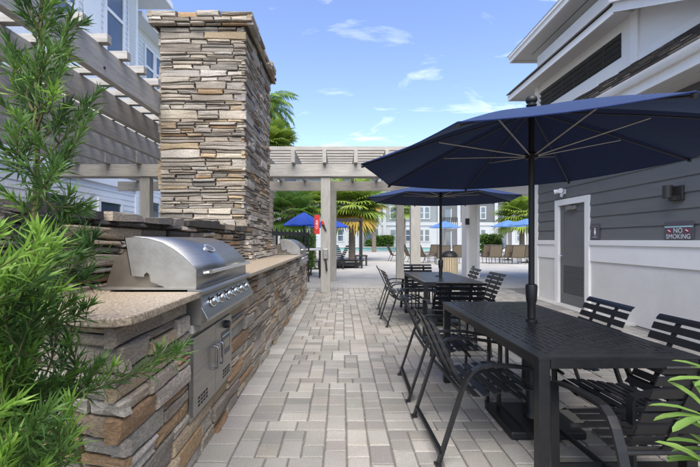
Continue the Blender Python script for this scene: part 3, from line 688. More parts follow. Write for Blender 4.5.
# porch beyond the wall with column
B('porch_soffit', 'soffit', bld, 4.3, 9.5, YB + .03, 14.8, 3.02, 3.06)
B('porch_fascia', 'white', bld, 4.26, 4.3, YB + .36, 14.8, 2.95, 3.4)
B('porch_fascia', 'white', bld, 4.26, 9.5, 14.8, 14.84, 2.95, 3.4)
B('porch_roof', 'mortar', bld, 4.25, 9.5, YB + .36, 14.85, 3.4, 3.45)
colm = thing('porch_column', 'square white stucco column with a small black wall light past the far table', 'column')
B('shaft', 'stucco', colm, 4.375, 4.8, 14.0, 14.62, 0, 3.0)
B('corner_trim', 'white', colm, 4.36, 4.45, 13.985, 14.0, 0, 3.0); B('corner_trim', 'white', colm, 4.72, 4.815, 13.985, 14.0, 0, 3.0)
B('outlet_box', 'doorgrey', colm, 4.55, 4.63, 13.96, 14.0, .28, .42)
wl = thing('wall_lantern', 'small black box lantern fixed to the white column', 'wall light', (4.4, 13.98, 1.95))
MB().box(-.1, .02, -.12, 0, -.1, .12).build('housing', 'plastic', wl, bevel=.01); MB().box(-.08, 0, -.1, -.02, -.14, -.1).build('lens', 'cream', wl)

# wall fittings
fl = thing('flood_light', 'white twin head security light above the restroom door', 'flood light', (XW - .03, 8.16, 2.3))
MB().box(-.03, .02, -.06, .06, -.05, .05).build('base', 'cream', fl, bevel=.008)
for s in (-1, 1):
    hd = MB().tube([(-.03, .03 * s, .0), (-.08, .09 * s, .02), (-.13, .12 * s, .01)], [.02, .045, .05], 12).build('lamp_head', 'cream', fl, smooth='auto')
MB().tube([(-.03, 0, -.05), (-.05, 0, -.1)], [.035, .025], 10).build('sensor', 'cream', fl, smooth='auto')
sc = thing('wall_sconce', 'dark grey cylinder wall sconce above the no smoking sign', 'wall light', (XW - .022, 5.39, 1.95))
MB().box(-.03, .01, -.1, .1, -.1, .1).build('back_plate', 'bronze', sc, bevel=.008)
MB().tube([(-.1, .05, -.06), (-.1, .05, .11)], .06, 16).build('shade', 'bronze', sc, smooth='auto')
MB().box(-.1, -.02, -.07, .04, -.1, -.04).build('bracket', 'bronze', sc, bevel=.006)
sg = thing('restroom_sign', 'small dark restroom sign with white figure beside the door', 'sign', (XW - .028, 7.13, 1.47))
MB().box(-.012, 0, -.115, .115, -.14, .14).build('panel', 'signgrey', sg, bevel=.003)
B('stripe', 'steeldull', sg, -.0145, -.012, -.1, .1, .085, .1)
fg = MB(); fg.tube([(-.015, 0, .052), (-.0125, 0, .052)], .016, 12); fg.prism([(-.0125, -.02, .03), (-.0125, .02, .03), (-.0125, .03, -.03), (-.0125, .014, -.03), (-.0125, .012, -.065), (-.0125, -.012, -.065), (-.0125, -.014, -.03), (-.0125, -.03, -.03)], (-.002, 0, 0)); fg.build('figure', 'cream', sg)
text_mb('WOMEN', .032, (-.0125, 0, -.1), (0, -1, 0), (0, 0, 1)).build('lettering', 'cream', sg, fixn=False)
ns = thing('no_smoking_sign', 'dark no smoking sign with aqua stripe and two red symbols', 'sign', (XW - .03, 5.365, 1.445))
MB().box(-.012, 0, -.23, .23, -.125, .125).build('panel', 'signgrey', ns, bevel=.003)
B('stripe', 'teal', ns, -.0145, -.012, -.225, .225, .045, .062)
text_mb('NO', .095, (-.0125, 0, -.0), (0, -1, 0), (0, 0, 1)).build('lettering', 'cream', ns, fixn=False)
text_mb('SMOKING', .088, (-.0125, 0, -.08), (0, -1, 0), (0, 0, 1)).build('lettering', 'cream', ns, fixn=False)
for s in (-1, 1):
    dsc = MB().tube([(-.015, .14 * s, .0), (-.0125, .14 * s, .0)], .036, 18).build('symbol', 'maroon', ns)
    MB().bar((-.0165, .14 * s - .02, -.012), (-.0165, .14 * s + .02, .012), .012, .003, up=(1, 0, 0)).build('cigarette', 'cream', dsc)

# ================================================================== PERGOLAS
pl = thing('timber_pergola', 'weathered grey timber pergola running along the left behind the chimney', 'pergola')
for x in (-2.75, -3.51, -4.27, -5.03, -5.79, -6.55): B('joist', 'woody', pl, x - .075, x + .015, 1.9, 10.35, 3.205, 3.54, bevel=.006)
y = 2.0
while y < 9.6:
    B('slat', 'woodx', pl, -7.2, -2.635, y, y + .09, 3.542, 3.64, bevel=.005); y += .415
B('post', 'woodz', pl, -6.9, -6.66, 2.2, 2.44, 0, 3.2, bevel=.006); B('post', 'woodz', pl, -3.2, -2.96, 2.2, 2.44, 0, 2.9, bevel=.006)
B('beam', 'woodx', pl, -7.2, -2.6, 2.15, 2.3, 2.9, 3.203, bevel=.006)
for y in (2.8, 4.6, 6.3):
    for x in (-2.735, ): MB().tube([(x, y, 3.3), (x + .012, y, 3.3)], .016, 8).build('bolt', 'plastic', pl)
fp = thing('timber_pergola', 'weathered grey timber pergola spanning the walkway beyond the counter and tables', 'pergola')
for (yb, x0, x1) in ((10.0, -7.2, 4.2), (12.9, -7.2, 4.2)):
    B('beam', 'woodx', fp, x0, x1, yb - .07, yb + .02, 2.9, 3.2, bevel=.006)
    if yb < 11: B('beam', 'woodx', fp, x0, x1, yb + .2, yb + .29, 2.9, 3.2, bevel=.006)
x = -6.55
while x < 4.3:
    B('rafter', 'woody', fp, x - .045, x + .045, 9.72, 13.4, 3.203, 3.52, bevel=.006); x += .765
y = 9.82; k = 0
while y < 13.3:
    B('slat', 'woodx', fp, -7.2, 4.22, y, y + .09, 3.522, 3.62, bevel=.005); y += .335
for (x, yv) in ((-.41, 10.08), (-.30, 12.9), (1.84, 10.08), (1.87, 12.9), (-4.92, 10.08), (-5.5, 12.9)):
    p = B('post', 'woodz', fp, x - .125 + .005, x + .125 - .005, yv - .105, yv + .105, 0, 2.898, bevel=.01)
# fittings on the near post
rs = thing('hanging_sign', 'small red hanging banner with white upright lettering on the pergola post', 'sign', (-.62, 9.95, 0))
z0, z1 = H + 6 * 9.95 / F, H + 25 * 9.95 / F
MB().box(-.07, .065, -.012, .012, z0, z1).build('panel', 'red', rs, bevel=.004)
MB().bar((-.07, 0, z1 + .01), (.1, 0, z1 + .01), .02, .02).build('bracket', 'bronze', rs)
text_mb('CUBA', .085, (-.0, -.0125, (z0 + z1) / 2), (0, 0, 1), (-1, 0, 0)).build('lettering', 'cream', rs, fixn=False)
rh = thing('red_nozzle', 'short red and black nozzle hung at a slant on the pergola post', 'nozzle', (-.47, 9.955, 0))
MB().tube([(-.03, 0, 1.79), (0, 0, 1.70)], [.035, .04], 10).build('handle', 'red', rh, smooth='auto'); MB().tube([(0, 0, 1.70), (.07, 0, 1.55)], [.028, .02], 10).build('tip', 'bronze', rh, smooth='auto')
el = thing('electrical_box', 'grey weatherproof outlet box with black cord low on the pergola post', 'outlet box', (-.41, 9.97, 0))
MB().box(-.06, .06, -.05, 0, .85, 1.1).build('cover', 'steeldull', el, bevel=.01); MB().tube([(0, -.03, .86), (.02, -.06, .7), (.03, -.04, .55)], .022, 8).build('cord', 'plastic', el, smooth='auto')

# ================================================================== TABLES, CHAIRS, UMBRELLAS
def make_table(name, label, loc, rz, L=1.78, W=.81):
    t = thing(name, label, 'table', loc, rz); z1 = .74
    mb = MB(); pitch = .040; sw = .0330; hw, hl = W / 2, L / 2; n = int(hw / pitch)
    r = random.Random(2)
    for k in range(n):
        a = k * pitch; wo, lo = hw - a, hl - a; s = sw if k else .072
        if k == 1: continue
        wi, li = wo - s, lo - s
        th = .006 if k else .012
        for q in ([(-wo, -lo), (wo, -lo), (wi, -li), (-wi, -li)], [(wo, -lo), (wo, lo), (wi, li), (wi, -li)], [(wo, lo), (-wo, lo), (-wi, li), (wi, li)], [(-wo, lo), (-wo, -lo), (-wi, -li), (-wi, li)]):
            mb.prism([(x, y, z1 - th) for x, y in q], (0, 0, th))
        if k == 0: wi, li = hw - .068 + .0075, hl - .068 + .0075
        # bridges over the slot on the inner side
        gi = pitch - sw
        w2, l2 = (wo - sw, lo - sw) if k else (hw - .072, hl - .072)
        g2 = gi if k else .008
        ph = .0625 * (k % 2)
        u = -l2 + .04 + ph
        while u < l2 - .03:
            for sx in (-1, 1): mb.box(min(sx * w2, sx * (w2 - g2)), max(sx * w2, sx * (w2 - g2)), u - .016, u + .016, z1 - .006, z1 - .0003)
            u += .125
        u = -w2 + .04 + ph
        while u < w2 - .03:
            for sy in (-1, 1): mb.box(u - .016, u + .016, min(sy * l2, sy * (l2 - g2)), max(sy * l2, sy * (l2 - g2)), z1 - .006, z1 - .0003)
            u += .125
    rem = hw - n * pitch
    mb.box(-rem, rem, -(hl - n * pitch), hl - n * pitch, z1 - .006, z1)
    mb.build('slotted_top', 'blacktop', t)
    for (a, b, c, d) in ((-hw + .003, -hw + .028, -hl + .063, hl - .063), (hw - .028, hw - .003, -hl + .063, hl - .063)): B('apron', 'black', t, a, b, c, d, z1 - .058, z1 - .0125, bevel=.003)
    for (c, d) in ((-hl + .003, -hl + .028), (hl - .028, hl - .003)): B('apron', 'black', t, -hw + .063, hw - .063, c, d, z1 - .058, z1 - .0125, bevel=.003)
    for sx in (-1, 1):
        for sy in (-1, 1):
            x, y = sx * (hw - .0335), sy * (hl - .0335); B('leg', 'black', t, x - .0285, x + .0285, y - .0285, y + .0285, 0, z1 - .013, bevel=.004)
    MB().lathe([(.04, 0), (.04, .012), (.028, .012)], 16, (0, 0, z1)).build('umbrella_collar', 'plastic', t, smooth='auto')
    return t
T1 = (1.36, 2.87, 0); T2 = (1.535, 6.4, 0)
make_table('dining_table', 'long black slotted metal dining table, the nearest one', T1, R(1.0))
make_table('dining_table', 'black slotted metal dining table standing farther off beside the pergola posts', T2, R(0))

def make_chair():
    t = thing('dining_chair', 'x', 'chair', (0, 0, 0)); w = .325
    path = [(.30, 0), (.31, .30), (.315, .52), (.305, .545), (.27, .553), (.12, .575), (-.02, .583), (-.09, .575), (-.135, .55), (-.165, .51), (-.20, .43), (-.34, .0)]
    for s in (-1, 1):
        MB().ribbon([(s * w, a, b) for a, b in path], (1, 0, 0), .042, .016, None).build('side_frame', 'black', t)
        MB().box(s * w - .024, s * w + .024, -.358, -.322, 0, .012).build('glide', 'plastic', t)
        MB().box(s * w - .024, s * w + .024, .285, .318, 0, .012).build('glide', 'plastic', t)
    # seat and back curve
    curve = [(.31, .395), (.27, .418), (.20, .42), (.10, .41), (0, .395), (-.08, .382), (-.13, .392), (-.165, .43), (-.19, .48), (-.235, .58), (-.285, .69), (-.33, .79), (-.36, .835), (-.40, .85)]
    # arc-length sampling
    seg = [0]
    for i in range(1, len(curve)): seg.append(seg[-1] + math.dist(curve[i], curve[i - 1]))
    def at(s):
        s = max(0, min(s, seg[-1]))
        for i in range(1, len(curve)):
            if s <= seg[i]:
                t_ = (s - seg[i - 1]) / (seg[i] - seg[i - 1]); return Vector((0, curve[i - 1][0] + (curve[i][0] - curve[i - 1][0]) * t_, curve[i - 1][1] + (curve[i][1] - curve[i - 1][1]) * t_))
    for x in (-.115, .115):
        MB().ribbon([(x, a, b - .010 if i < 7 else b) for i, (a, b) in enumerate([(c[0] + (.0 if i < 7 else -.008), c[1]) for i, c in enumerate(curve[:-2] + [(-.352, .822)])])], (1, 0, 0), .034, .008, None).build('stile', 'black', t)
    s = .0; n = 0; pitch = .0655; sw = .0455
    while s + sw <= seg[-1] + .001:
        p, q, m = at(s), at(s + sw), at(s + sw / 2)
        back = m.z > .46
        ww = .285 if not back else .275
        mid = m; 
        MB().ribbon([tuple(p), tuple(mid), tuple(q)], (1, 0, 0), ww * 2, .007, None).build('back_slat' if back else 'seat_slat', 'black', t)
        s += pitch; n += 1
    MB().tube([(-w, .16, .375), (w, .16, .375)], .012, 8).build('seat_rail', 'black', t, smooth='auto')
    MB().tube([(-w, -.195, .425), (w, -.195, .425)], .012, 8).build('seat_rail', 'black', t, smooth='auto')
    MB().bar((-w, -.318, .07), (w, -.318, .07), .03, .014, up=(0, .3, 1)).build('rear_stretcher', 'black', t)
    MB().bar((-w, .302, .09), (w, .302, .09), .014, .03).build('front_stretcher', 'black', t)
    return t
proto = make_chair()
E_, W_, N_, S_ = R(-90), R(90), 0, R(180)   # facing +X, -X, +Y, -Y
chairs = [
    (.89, 2.68, E_ + R(2), 'black slatted armchair on the walkway side of the near table, closest to the camera'),
    (.89, 3.58, E_ - R(2), 'black slatted armchair on the walkway side of the near table, farther of its two'),
    (1.495, 1.885, N_ + R(1), 'black slatted armchair at the near end of the near table, cut by the picture edge'),
    (1.725, 2.32, W_ + R(3), 'black slatted armchair by the stucco wall, partly behind the pale green leaves'),
    (1.735, 3.15, W_ - R(2), 'black slatted armchair by the stucco wall, opposite the walkway, below the restroom door'),
    (1.37, 4.86, N_ + R(-4), 'black slatted armchair between the two tables with its back to the camera'),
    (1.00, 6.40, E_ + R(3), 'black slatted armchair at left of the far table, nearer of its two'),
    (1.00, 7.32, E_ - R(4), 'black slatted armchair at left of the far table, farther of its two'),
    (1.90, 5.80, W_ + R(2), 'black slatted armchair at right of the far table, nearer of its two'),
    (1.90, 6.75, W_ - R(3), 'black slatted armchair at right of the far table, farther of its two'),
    (1.50, 7.55, S_ + R(2), 'black slatted armchair at the far end of the far table facing the camera'),
]
for i, (x, y, rz, lab) in enumerate(chairs):
    c = proto if i == 0 else copy_tree(proto)
    c.location = (x, y, 0); c.rotation_euler = (0, 0, rz); c['label'] = lab; c['group'] = 'black slatted armchairs round the tables'

def umbrella(name, label, loc, rim, Rr, top, rot, m, pole_m='plastic', tilt=(0, 0), base=True, n=8, hub_z=None, finial=True, fine=True):
    u = thing(name, label, 'umbrella', loc); x = y = 0
    tip = [Vector((Rr * math.cos(R(rot) + 2 * math.pi * k / n), Rr * math.sin(R(rot) + 2 * math.pi * k / n), 0)) for k in range(n)]
    tip = [Vector((p.x, p.y, rim + tilt[0] * p.x + tilt[1] * p.y)) for p in tip]
    apex = Vector((0, 0, top)); vs = []; fs = []; S = 6; T = 6
    for k in range(n):
        a, b = tip[k], tip[(k + 1) % n]; o = len(vs)
        for i in range(S + 1):
            f = i / S
            for j in range(T + 1):
                g = j / T
                e = a.lerp(b, g); p = apex.lerp(e, f)
                sag = math.sin(math.pi * g)
                p = p - (Vector((0, 0, 1)) * (-.02 * math.sin(math.pi * f)))
                p.z -= .012 * sag * f * (1 if fine else 2)
                rad = Vector((p.x, p.y, 0))
                if rad.length > 1e-5: p -= rad * (.02 * sag * f)
                vs.append(p)
        for i in range(S):
            for j in range(T): q = o + i * (T + 1) + j; fs.append((q, q + 1, q + T + 2, q + T + 1))
    cv = MB().add(vs, fs).build('canopy', m, u, smooth=False, fixn=True)
    if fine:
        so = cv.modifiers.new('cloth', 'SOLIDIFY'); so.thickness = .0025
    if fine:
        hm = MB()
        for k in range(n):
            o_ = k * (S + 1) * (T + 1) + S * (T + 1); hm.tube([vs[o_ + j] for j in range(T + 1)], .0045, 5)
        hm.build('hem', m, cv, smooth='auto')
    hub = hub_z if hub_z else rim + .06
    pr_ = .0205 if fine else .03
    MB().tube([(0, 0, .05), (0, 0, top - .01)], pr_, 12).build('pole', pole_m, u, smooth='auto')
    if finial:
        MB().lathe([(.018, 0), (.024, .01), (.036, .016), (.037, .024), (.027, .03), (.027, .036), (.036, .042), (.041, .058), (.037, .076), (.022, .088), (.008, .091)], 18, (0, 0, top - .005)).build('finial', pole_m, u, smooth='auto')
    if fine:
        for k in range(n):
            a = apex + Vector((0, 0, -.03)); b = tip[k] + Vector((0, 0, -.012)); b.x *= .985; b.y *= .985
            rb = MB().tube([a, a.lerp(b, .5) + Vector((0, 0, .008)), b], .0052, 6).build('rib', 'bronze', u, smooth='auto')
            MB().tube([b * 1.0, b + (b - a).normalized() * .02], .011, 8).build('tip_cap', 'plastic', rb)
            md = a.lerp(b, .56) + Vector((0, 0, -.006)); st = Vector((md.x * .05, md.y * .05, hub))
            MB().tube([st, md], .0055, 6).build('strut', 'steeldull', u, smooth='auto')
        MB().lathe([(.03, 0), (.045, .01), (.045, .04), (.03, .05)], 14, (0, 0, hub - .025)).build('runner', 'plastic', u, smooth='auto')
        MB().lathe([(.03, 0), (.05, .005), (.05, .03), (.03, .04)], 14, (0, 0, top - .06)).build('crown_hub', 'plastic', u, smooth='auto')
        # thick sleeve with crank above the table
        MB().lathe([(.022, .755), (.027, .76), (.028, .86), (.036, .885), (.041, .985), (.036, 1.0), (.022, 1.005)], 16).build('crank_sleeve', 'plastic', u, smooth='auto')
        if base:
            bs = B('base_plate', 'plastic', u, -.25, .25, -.25, .25, 0, .055, bevel=.012)
            MB().lathe([(.06, .055), (.04, .1), (.034, .38), (.026, .40)], 14).build('base_tube', 'plastic', u, smooth='auto')
    else:
        MB().lathe([(.3, 0), (.3, .05), (.05, .08), (.04, .2)], 16).build('base', 'plastic', u, smooth='auto')
    return u
umbrella('patio_umbrella', 'large open navy umbrella over the nearest table', (1.366, 2.884, 0), 1.888, 1.235, 2.275, 4.5, 'navy', tilt=(.034, -.034), hub_z=1.925)
umbrella('patio_umbrella', 'open navy umbrella over the farther table', (1.575, 6.385, 0), 1.972, 1.206, 2.24, 9.6, 'navy', tilt=(-.01, .0), hub_z=2.02)

# ================================================================== LEFT HOUSE
lh = thing('white_house', 'three storey pale sided house with tall white framed windows at upper left', 'house')
HX = -8.0
B('wall', 'houseblue', lh, -14, HX - .02, 4, 15.6, 0, 11.0)
B('wall', 'houseblue', lh, -16, -9.02, 15.6, 30, 0, 10.75)
mb = MB(); z = 0
while z < 10.98:
    mb.prism([(HX, 4, z), (HX - .018, 4, z + .2), (HX - .03, 4, z + .2), (HX - .03, 4, z)], (0, 11.58, 0)); z += .2
sb = mb.build('siding_boards', 'houseblue', lh); sb['kind'] = 'stuff'
mb = MB(); z = 0
while z < 10.7:
    mb.prism([(-9.0, 15.62, z), (-9.018, 15.62, z + .2), (-9.03, 15.62, z + .2), (-9.03, 15.62, z)], (0, 14.3, 0)); z += .2
sb = mb.build('siding_boards', 'houseblue', lh); sb['kind'] = 'stuff'
def hwin(x, ya, yb, za, zb, rail, parent):
    wv = B('window', 'glass', parent, x - .02, x + .012, ya, yb, za, zb)
    fw = .13
    for (a, b, p, q) in ((ya - fw, ya, za - fw, zb + fw), (yb, yb + fw, za - fw, zb + fw), (ya, yb, zb, zb + fw), (ya, yb, za - fw, za)): B('frame', 'housewhite', wv, x - .02, x + .055, a, b, p, q)
    B('sash_rail', 'housewhite', wv, x + .012, x + .045, ya, yb, rail - .06, rail + .06)
hwin(HX, 10.75, 11.95, 7.0, 10.3, 8.25, lh); hwin(HX, 13.55, 14.55, 7.6, 10.6, 9.2, lh)
hwin(HX, 8.4, 9.5, 7.0, 10.3, 8.25, lh)
for (ya, yb, za) in ((10.6, 11.9, 3.9), (13.3, 14.5, 3.9), (10.4, 11.6, .9), (13.2, 14.4, .9)): hwin(HX, ya, yb, za, za + 1.7, za + .85, lh)
hwin(-9.0, 18.3, 19.0, 8.5, 10.15, 9.3, lh); hwin(-9.0, 19.3, 20.0, 8.5, 10.15, 9.3, lh); hwin(-9.0, 16.6, 17.2, 8.5, 10.15, 9.3, lh)
for za in (5.1, 1.4): hwin(-9.0, 18.3, 19.6, za, za + 1.7, za + .8, lh)
sv = B('shutter', 'housewhite', lh, HX, HX + .03, 14.92, 15.42, 6.8, 10.9)
for k in range(36): MB().bar((HX + .04, 14.95, 6.9 + k * .11), (HX + .04, 15.39, 6.9 + k * .11), .03, .05, up=(.5, 0, 1)).build('shutter_slat', 'houseblue', sv)
B('corner_trim', 'housewhite', lh, HX - .1, HX + .035, 15.45, 15.63, 0, 11.0)
B('pilaster', 'housewhite', lh, HX, HX + .05, 12.35, 13.2, 6.7, 11.0)
B('floor_band', 'housewhite', lh, HX, HX + .06, 4, 15.5, 6.35, 6.7); B('floor_band', 'housewhite', lh, HX, HX + .06, 4, 15.5, 3.2, 3.5)
B('eave', 'housewhite', lh, -14, -7.1, 4, 16.8, 11.0, 11.25); B('eave', 'housewhite', lh, -16, -8.4, 16.8, 31, 10.75, 10.95)

# ================================================================== FAR BUILDING
fb = thing('apartment_block', 'distant apartment block with white ground floor and grey upper floors beyond the pool', 'building')
FY = 55.0
def fx(x): return (x - CX) * FY / F
def fz(y): return H - (y - CY) * FY / F
B('wall', 'farwhite', fb, -14, 40, FY, FY + 12, 0, 3.5)
B('wall', 'fargrey', fb, -14, fx(437), FY + .02, FY + 12, 3.5, 10); B('wall', 'fardark', fb, fx(437), 40, FY + .02, FY + 12, 3.5, 10)
B('floor_band', 'farwhite', fb, -14, 40, FY - .12, FY + .02, 3.3, 3.75); B('floor_band', 'farwhite', fb, -14, 40, FY - .1, FY + .02, 6.4, 6.75)
B('roof', 'fardark', fb, -15, 41, FY - .6, FY + 12.5, 10, 10.4)
def fwin(x0, x1, z0, z1):
    wv = B('window', 'glass', fb, x0, x1, FY - .03, FY + .03, z0, z1)
    for (a, b, p, q) in ((x0 - .14, x0, z0 - .14, z1 + .14), (x1, x1 + .14, z0 - .14, z1 + .14), (x0, x1, z1, z1 + .14), (x0, x1, z0 - .14, z0), (x0, x1, (z0 + z1) / 2 - .05, (z0 + z1) / 2 + .05)):
        B('frame', 'farwhite', wv, a, b, FY - .07, FY + .03, p, q)
def fbay(x0, x1):
    for s in range(3):
        z0 = .2 + s * 3.1
        bay = B('balcony_bay', 'fardark', fb, x0, x1, FY - .05, FY + .03, z0, z0 + 2.7)
        B('sliding_door', 'glass', bay, x0 + .5, x0 + (x1 - x0) * .6, FY - .09, FY - .05, z0, z0 + 2.2)
        B('door_frame', 'farwhite', bay, x0 + (x1 - x0) * .6, x0 + (x1 - x0) * .6 + .12, FY - .1, FY - .05, z0, z0 + 2.3)
        if s:
            for k in range(9): B('baluster', 'bronze', bay, x0 + (x1 - x0) * k / 8 - .03, x0 + (x1 - x0) * k / 8 + .03, FY - .25, FY - .2, z0, z0 + 1.05)
            B('rail', 'bronze', bay, x0, x1, FY - .26, FY - .19, z0 + 1.05, z0 + 1.12)
for (a, b) in ((363.5, 378), (441, 457), (498, 512)): fbay(fx(a), fx(b))
for (a, b) in ((390.5, 395.5), (406, 411), (420, 423), (425, 429), (481, 485), (517, 522), (338, 343), (349, 354), (300, 306), (286, 291)):
    for s in range(3): fwin(fx(a), fx(b), 1.0 + s * 3.1 + .2, 2.7 + s * 3.1)
for a in (384.5, 361, 379.5, 439, 458.5, 513, 496, 330): B('pilaster', 'farwhite', fb, fx(a) - .22, fx(a) + .22, FY - .16, FY + .02, 0, 10)
# side block at left of the court
sb = thing('grey_block', 'grey building wing seen between the chimney and the pergola post', 'building')
B('wall', 'fardark', sb, -14, -4.6, 30, 40, 0, 7.5); B('pilaster', 'farwhite', sb, -4.8, -4.55, 29.9, 30.02, 0, 7.5); B('floor_band', 'farwhite', sb, -14, -4.6, 29.92, 30.02, 3.2, 3.5); B('roof', 'farwhite', sb, -14.2, -4.4, 29.7, 40.2, 7.5, 7.8)
for xx in (-6.2, -8.3):
    for zc in (1.0, 4.3):
        wv = B('window', 'glass', sb, xx, xx + .9, 29.94, 30.02, zc, zc + 1.6); B('frame', 'farwhite', wv, xx - .1, xx, 29.9, 30.02, zc - .1, zc + 1.7); B('frame', 'farwhite', wv, xx + .9, xx + 1.0, 29.9, 30.02, zc - .1, zc + 1.7)
# pool
pool = B('pool', 'water', None, -6, 12, 49.6, 53.4, -.2, .42); pool['kind'] = 'structure'
pw = thing('pool_wall', 'low aqua tiled raised pool edge beyond the deck', 'pool edge'); B('tile_face', 'pooltile', pw, -6.3, 12.3, 49.2, 49.6, -.2, .40); B('coping', 'concrete', pw, -6.4, 12.4, 49.1, 49.7, .40, .47)
lawn = B('far_ground', 'concrete', None, -40, 60, 49.002, 55, -.3, -.004); lawn['kind'] = 'structure'

# ================================================================== VEGETATION
def leaf(mb, base, d, n, L, w, droop=.15, seg=2):
    d = d.normalized(); s = d.cross(n)
    if s.length < 1e-3: s = d.cross(Vector((1, 0, 0)))
    s.normalize(); nn = s.cross(d)
    o = len(mb.v); mid = base + d * L * .5 + nn * L * droop * .25; tip = base + d * L - nn * L * droop
    mb.v += [tuple(base), tuple(mid - s * w / 2), tuple(mid + s * w / 2 + nn * w * .2), tuple(tip)]
    mb.f += [(o, o + 1, o + 2), (o + 1, o + 3, o + 2)]
def leafy_branch(mb, pts, rng, L=.078, w=.0066, step=.0042, start=.15, ang=.75, droop=.2):
    # spiral of narrow leaves along a polyline
    acc = 0; tot = sum((Vector(pts[i + 1]) - Vector(pts[i])).length for i in range(len(pts) - 1)); ph = rng.uniform(0, 6)
    nxt = tot * start
    for i in range(len(pts) - 1):
        a, b = Vector(pts[i]), Vector(pts[i + 1]); l = (b - a).length; d = (b - a).normalized()
        x = d.cross(Vector((0, 0, 1)));
        if x.length < .05: x = d.cross(Vector((1, 0, 0)))
        x.normalize(); y = d.cross(x)
        while nxt < acc + l:
            p = a + d * (nxt - acc); ph += 2.4; t = nxt / tot
            rdir = x * math.cos(ph) + y * math.sin(ph)
            an = ang * (1.25 - .75 * t) * rng.uniform(.75, 1.2)
            ld = d * math.cos(an) + rdir * math.sin(an)
            ll = L * rng.uniform(.65, 1.15) * (1 - .35 * max(0, t - .8) / .2)
            leaf(mb, p, ld, d, ll, w * rng.uniform(.8, 1.15), droop * rng.uniform(.3, 1.3)); nxt += step * rng.uniform(.7, 1.3)
        acc += l
    for k in range(7):
        ph += 2.4; d = (Vector(pts[-1]) - Vector(pts[-2])).normalized(); x = d.cross(Vector((0, .3, 1))).normalized(); y = d.cross(x)
        leaf(mb, Vector(pts[-1]), d + (x * math.cos(ph) + y * math.sin(ph)) * .45, d, L * rng.uniform(.5, .9), w, .05)
def shrub():
    rng = random.Random(12)
    s = thing('podocarpus_shrub', 'tall narrow leaved evergreen shrub in front of the stone counter at left', 'shrub', (0, 0, 0))
    tw = MB(); old = MB(); new = MB(); aged_shade = MB()
    def curve(a, b, bend, n=5):
        a, b = Vector(a), Vector(b); return [a.lerp(b, t / n) + bend * math.sin(math.pi * t / n) for t in range(n + 1)]
    def br(a, b, r=.004, bend=None, mbx=None, **k):
        bend = bend or Vector((rng.uniform(-.02, .02), rng.uniform(-.03, .03), rng.uniform(-.04, .0)))
        c = curve(a, b, bend); tw.tube(c, [r * (1 - .7 * i / (len(c) - 1)) for i in range(len(c))], 5, cap=False); leafy_branch(mbx if mbx is new else (aged_shade if rng.random() < .2 else old), c, rng, **k); return c
    # main stem
    base = Vector((-1.02, 1.22, 0)); stem = [base, px(30, 330, 1.24), px(36, 200, 1.25), px(37, 110, 1.26), px(40, 40, 1.27), px(43, -50, 1.28)]
    tw.tube(stem, [.016, .013, .010, .008, .006, .003], 7, cap=False)
    leafy_branch(old, stem[3:], rng, start=.1, step=.008)
    # laterals off the main stem (photo pixels for start and end, depth)
    lat = [((36, 210), (88, 120), 1.2), ((36, 190), (80, 205), 1.18), ((36, 165), (96, 95), 1.28), ((37, 150), (4, 105), 1.2), ((37, 130), (60, 75), 1.15), ((37, 120), (14, 60), 1.3), ((38, 95), (64, 34), 1.27), ((38, 90), (10, 45), 1.22), ((39, 70), (70, 18), 1.3), ((40, 60), (22, 8), 1.22), ((40, 35), (56, -5), 1.3), ((41, 30), (20, -12), 1.25),
           ((36, 180), (6, 150), 1.15), ((35, 215), (2, 190), 1.2), ((36, 175), (68, 150), 1.33), ((35, 230), (78, 235), 1.3), ((34, 240), (70, 215), 1.2), ((37, 140), (62, 115), 1.36), ((38, 110), (20, 90), 1.36),
           ((36, 200), (56, 170), 1.1), ((38, 105), (48, 55), 1.15), ((37, 160), (20, 125), 1.1)]
    for (a, b, d) in lat:
        c = br(px(a[0], a[1], 1.25), px(b[0], b[1], d), .0045, start=.25)
        for q in range(2):
            t = rng.uniform(.4, .75); p0 = c[int(t * 5)]; dd = (c[-1] - c[0]); L = dd.length * rng.uniform(.25, .42)
            e = p0 + (dd.normalized() + Vector((rng.uniform(-.8, .8), rng.uniform(-.6, .6), rng.uniform(-.3, .7)))).normalized() * L
            br(p0, e, .003, start=.1, mbx=new if rng.random() < .25 else old)
    # dense lower mass: shoots rising from low stems at left, ends spread over the lower left corner
    for k in range(135):
        ex = rng.uniform(-60, 78); ey = rng.uniform(230, 475)
        lim = 74 - max(0, (ey - 380)) * .15 if ey > 300 else 52 + (ey - 230) * .3
        if ex > lim: ex = rng.uniform(-45, 35)
        d = rng.uniform(.82, 1.3) if ex < 60 else rng.uniform(1.0, 1.3)
        e = px(ex, ey, d)
        if e.x > -.62 and e.z < .5: pass
        a = e + Vector((rng.uniform(-.30, -.08), rng.uniform(-.08, .15), rng.uniform(-.28, -.1)))
        if rng.random() < .3: a = e + Vector((rng.uniform(-.25, .05), rng.uniform(-.05, .15), rng.uniform(-.3, -.15)))
        br(a, e, .004, start=.05, L=.085, w=.007, step=.0045, mbx=new if (d < 1.0 and rng.random() < .6) or rng.random() < .15 else old)
    # reaching sprays
    for (a, b, d) in (((62, 400), (182, 346), 1.32), ((40, 300), (92, 240), 1.2), ((30, 330), (88, 306), 1.25), ((40, 420), (98, 366), 1.2), ((30, 290), (86, 272), 1.28), ((20, 470), (66, 440), 1.1), ((20, 270), (74, 255), 1.15)):
        c = br(px(a[0], a[1], d), px(b[0], b[1], d), .005, bend=Vector((0, 0, -.02)), start=.1)
        for q in range(2):
            p0 = c[rng.randint(2, 4)]; dd = (c[-1] - c[0]); e = p0 + (dd.normalized() + Vector((rng.uniform(-.3, .5), rng.uniform(-.5, .5), rng.uniform(-.5, .6)))).normalized() * dd.length * rng.uniform(.15, .26)
            br(p0, e, .003, start=.1)
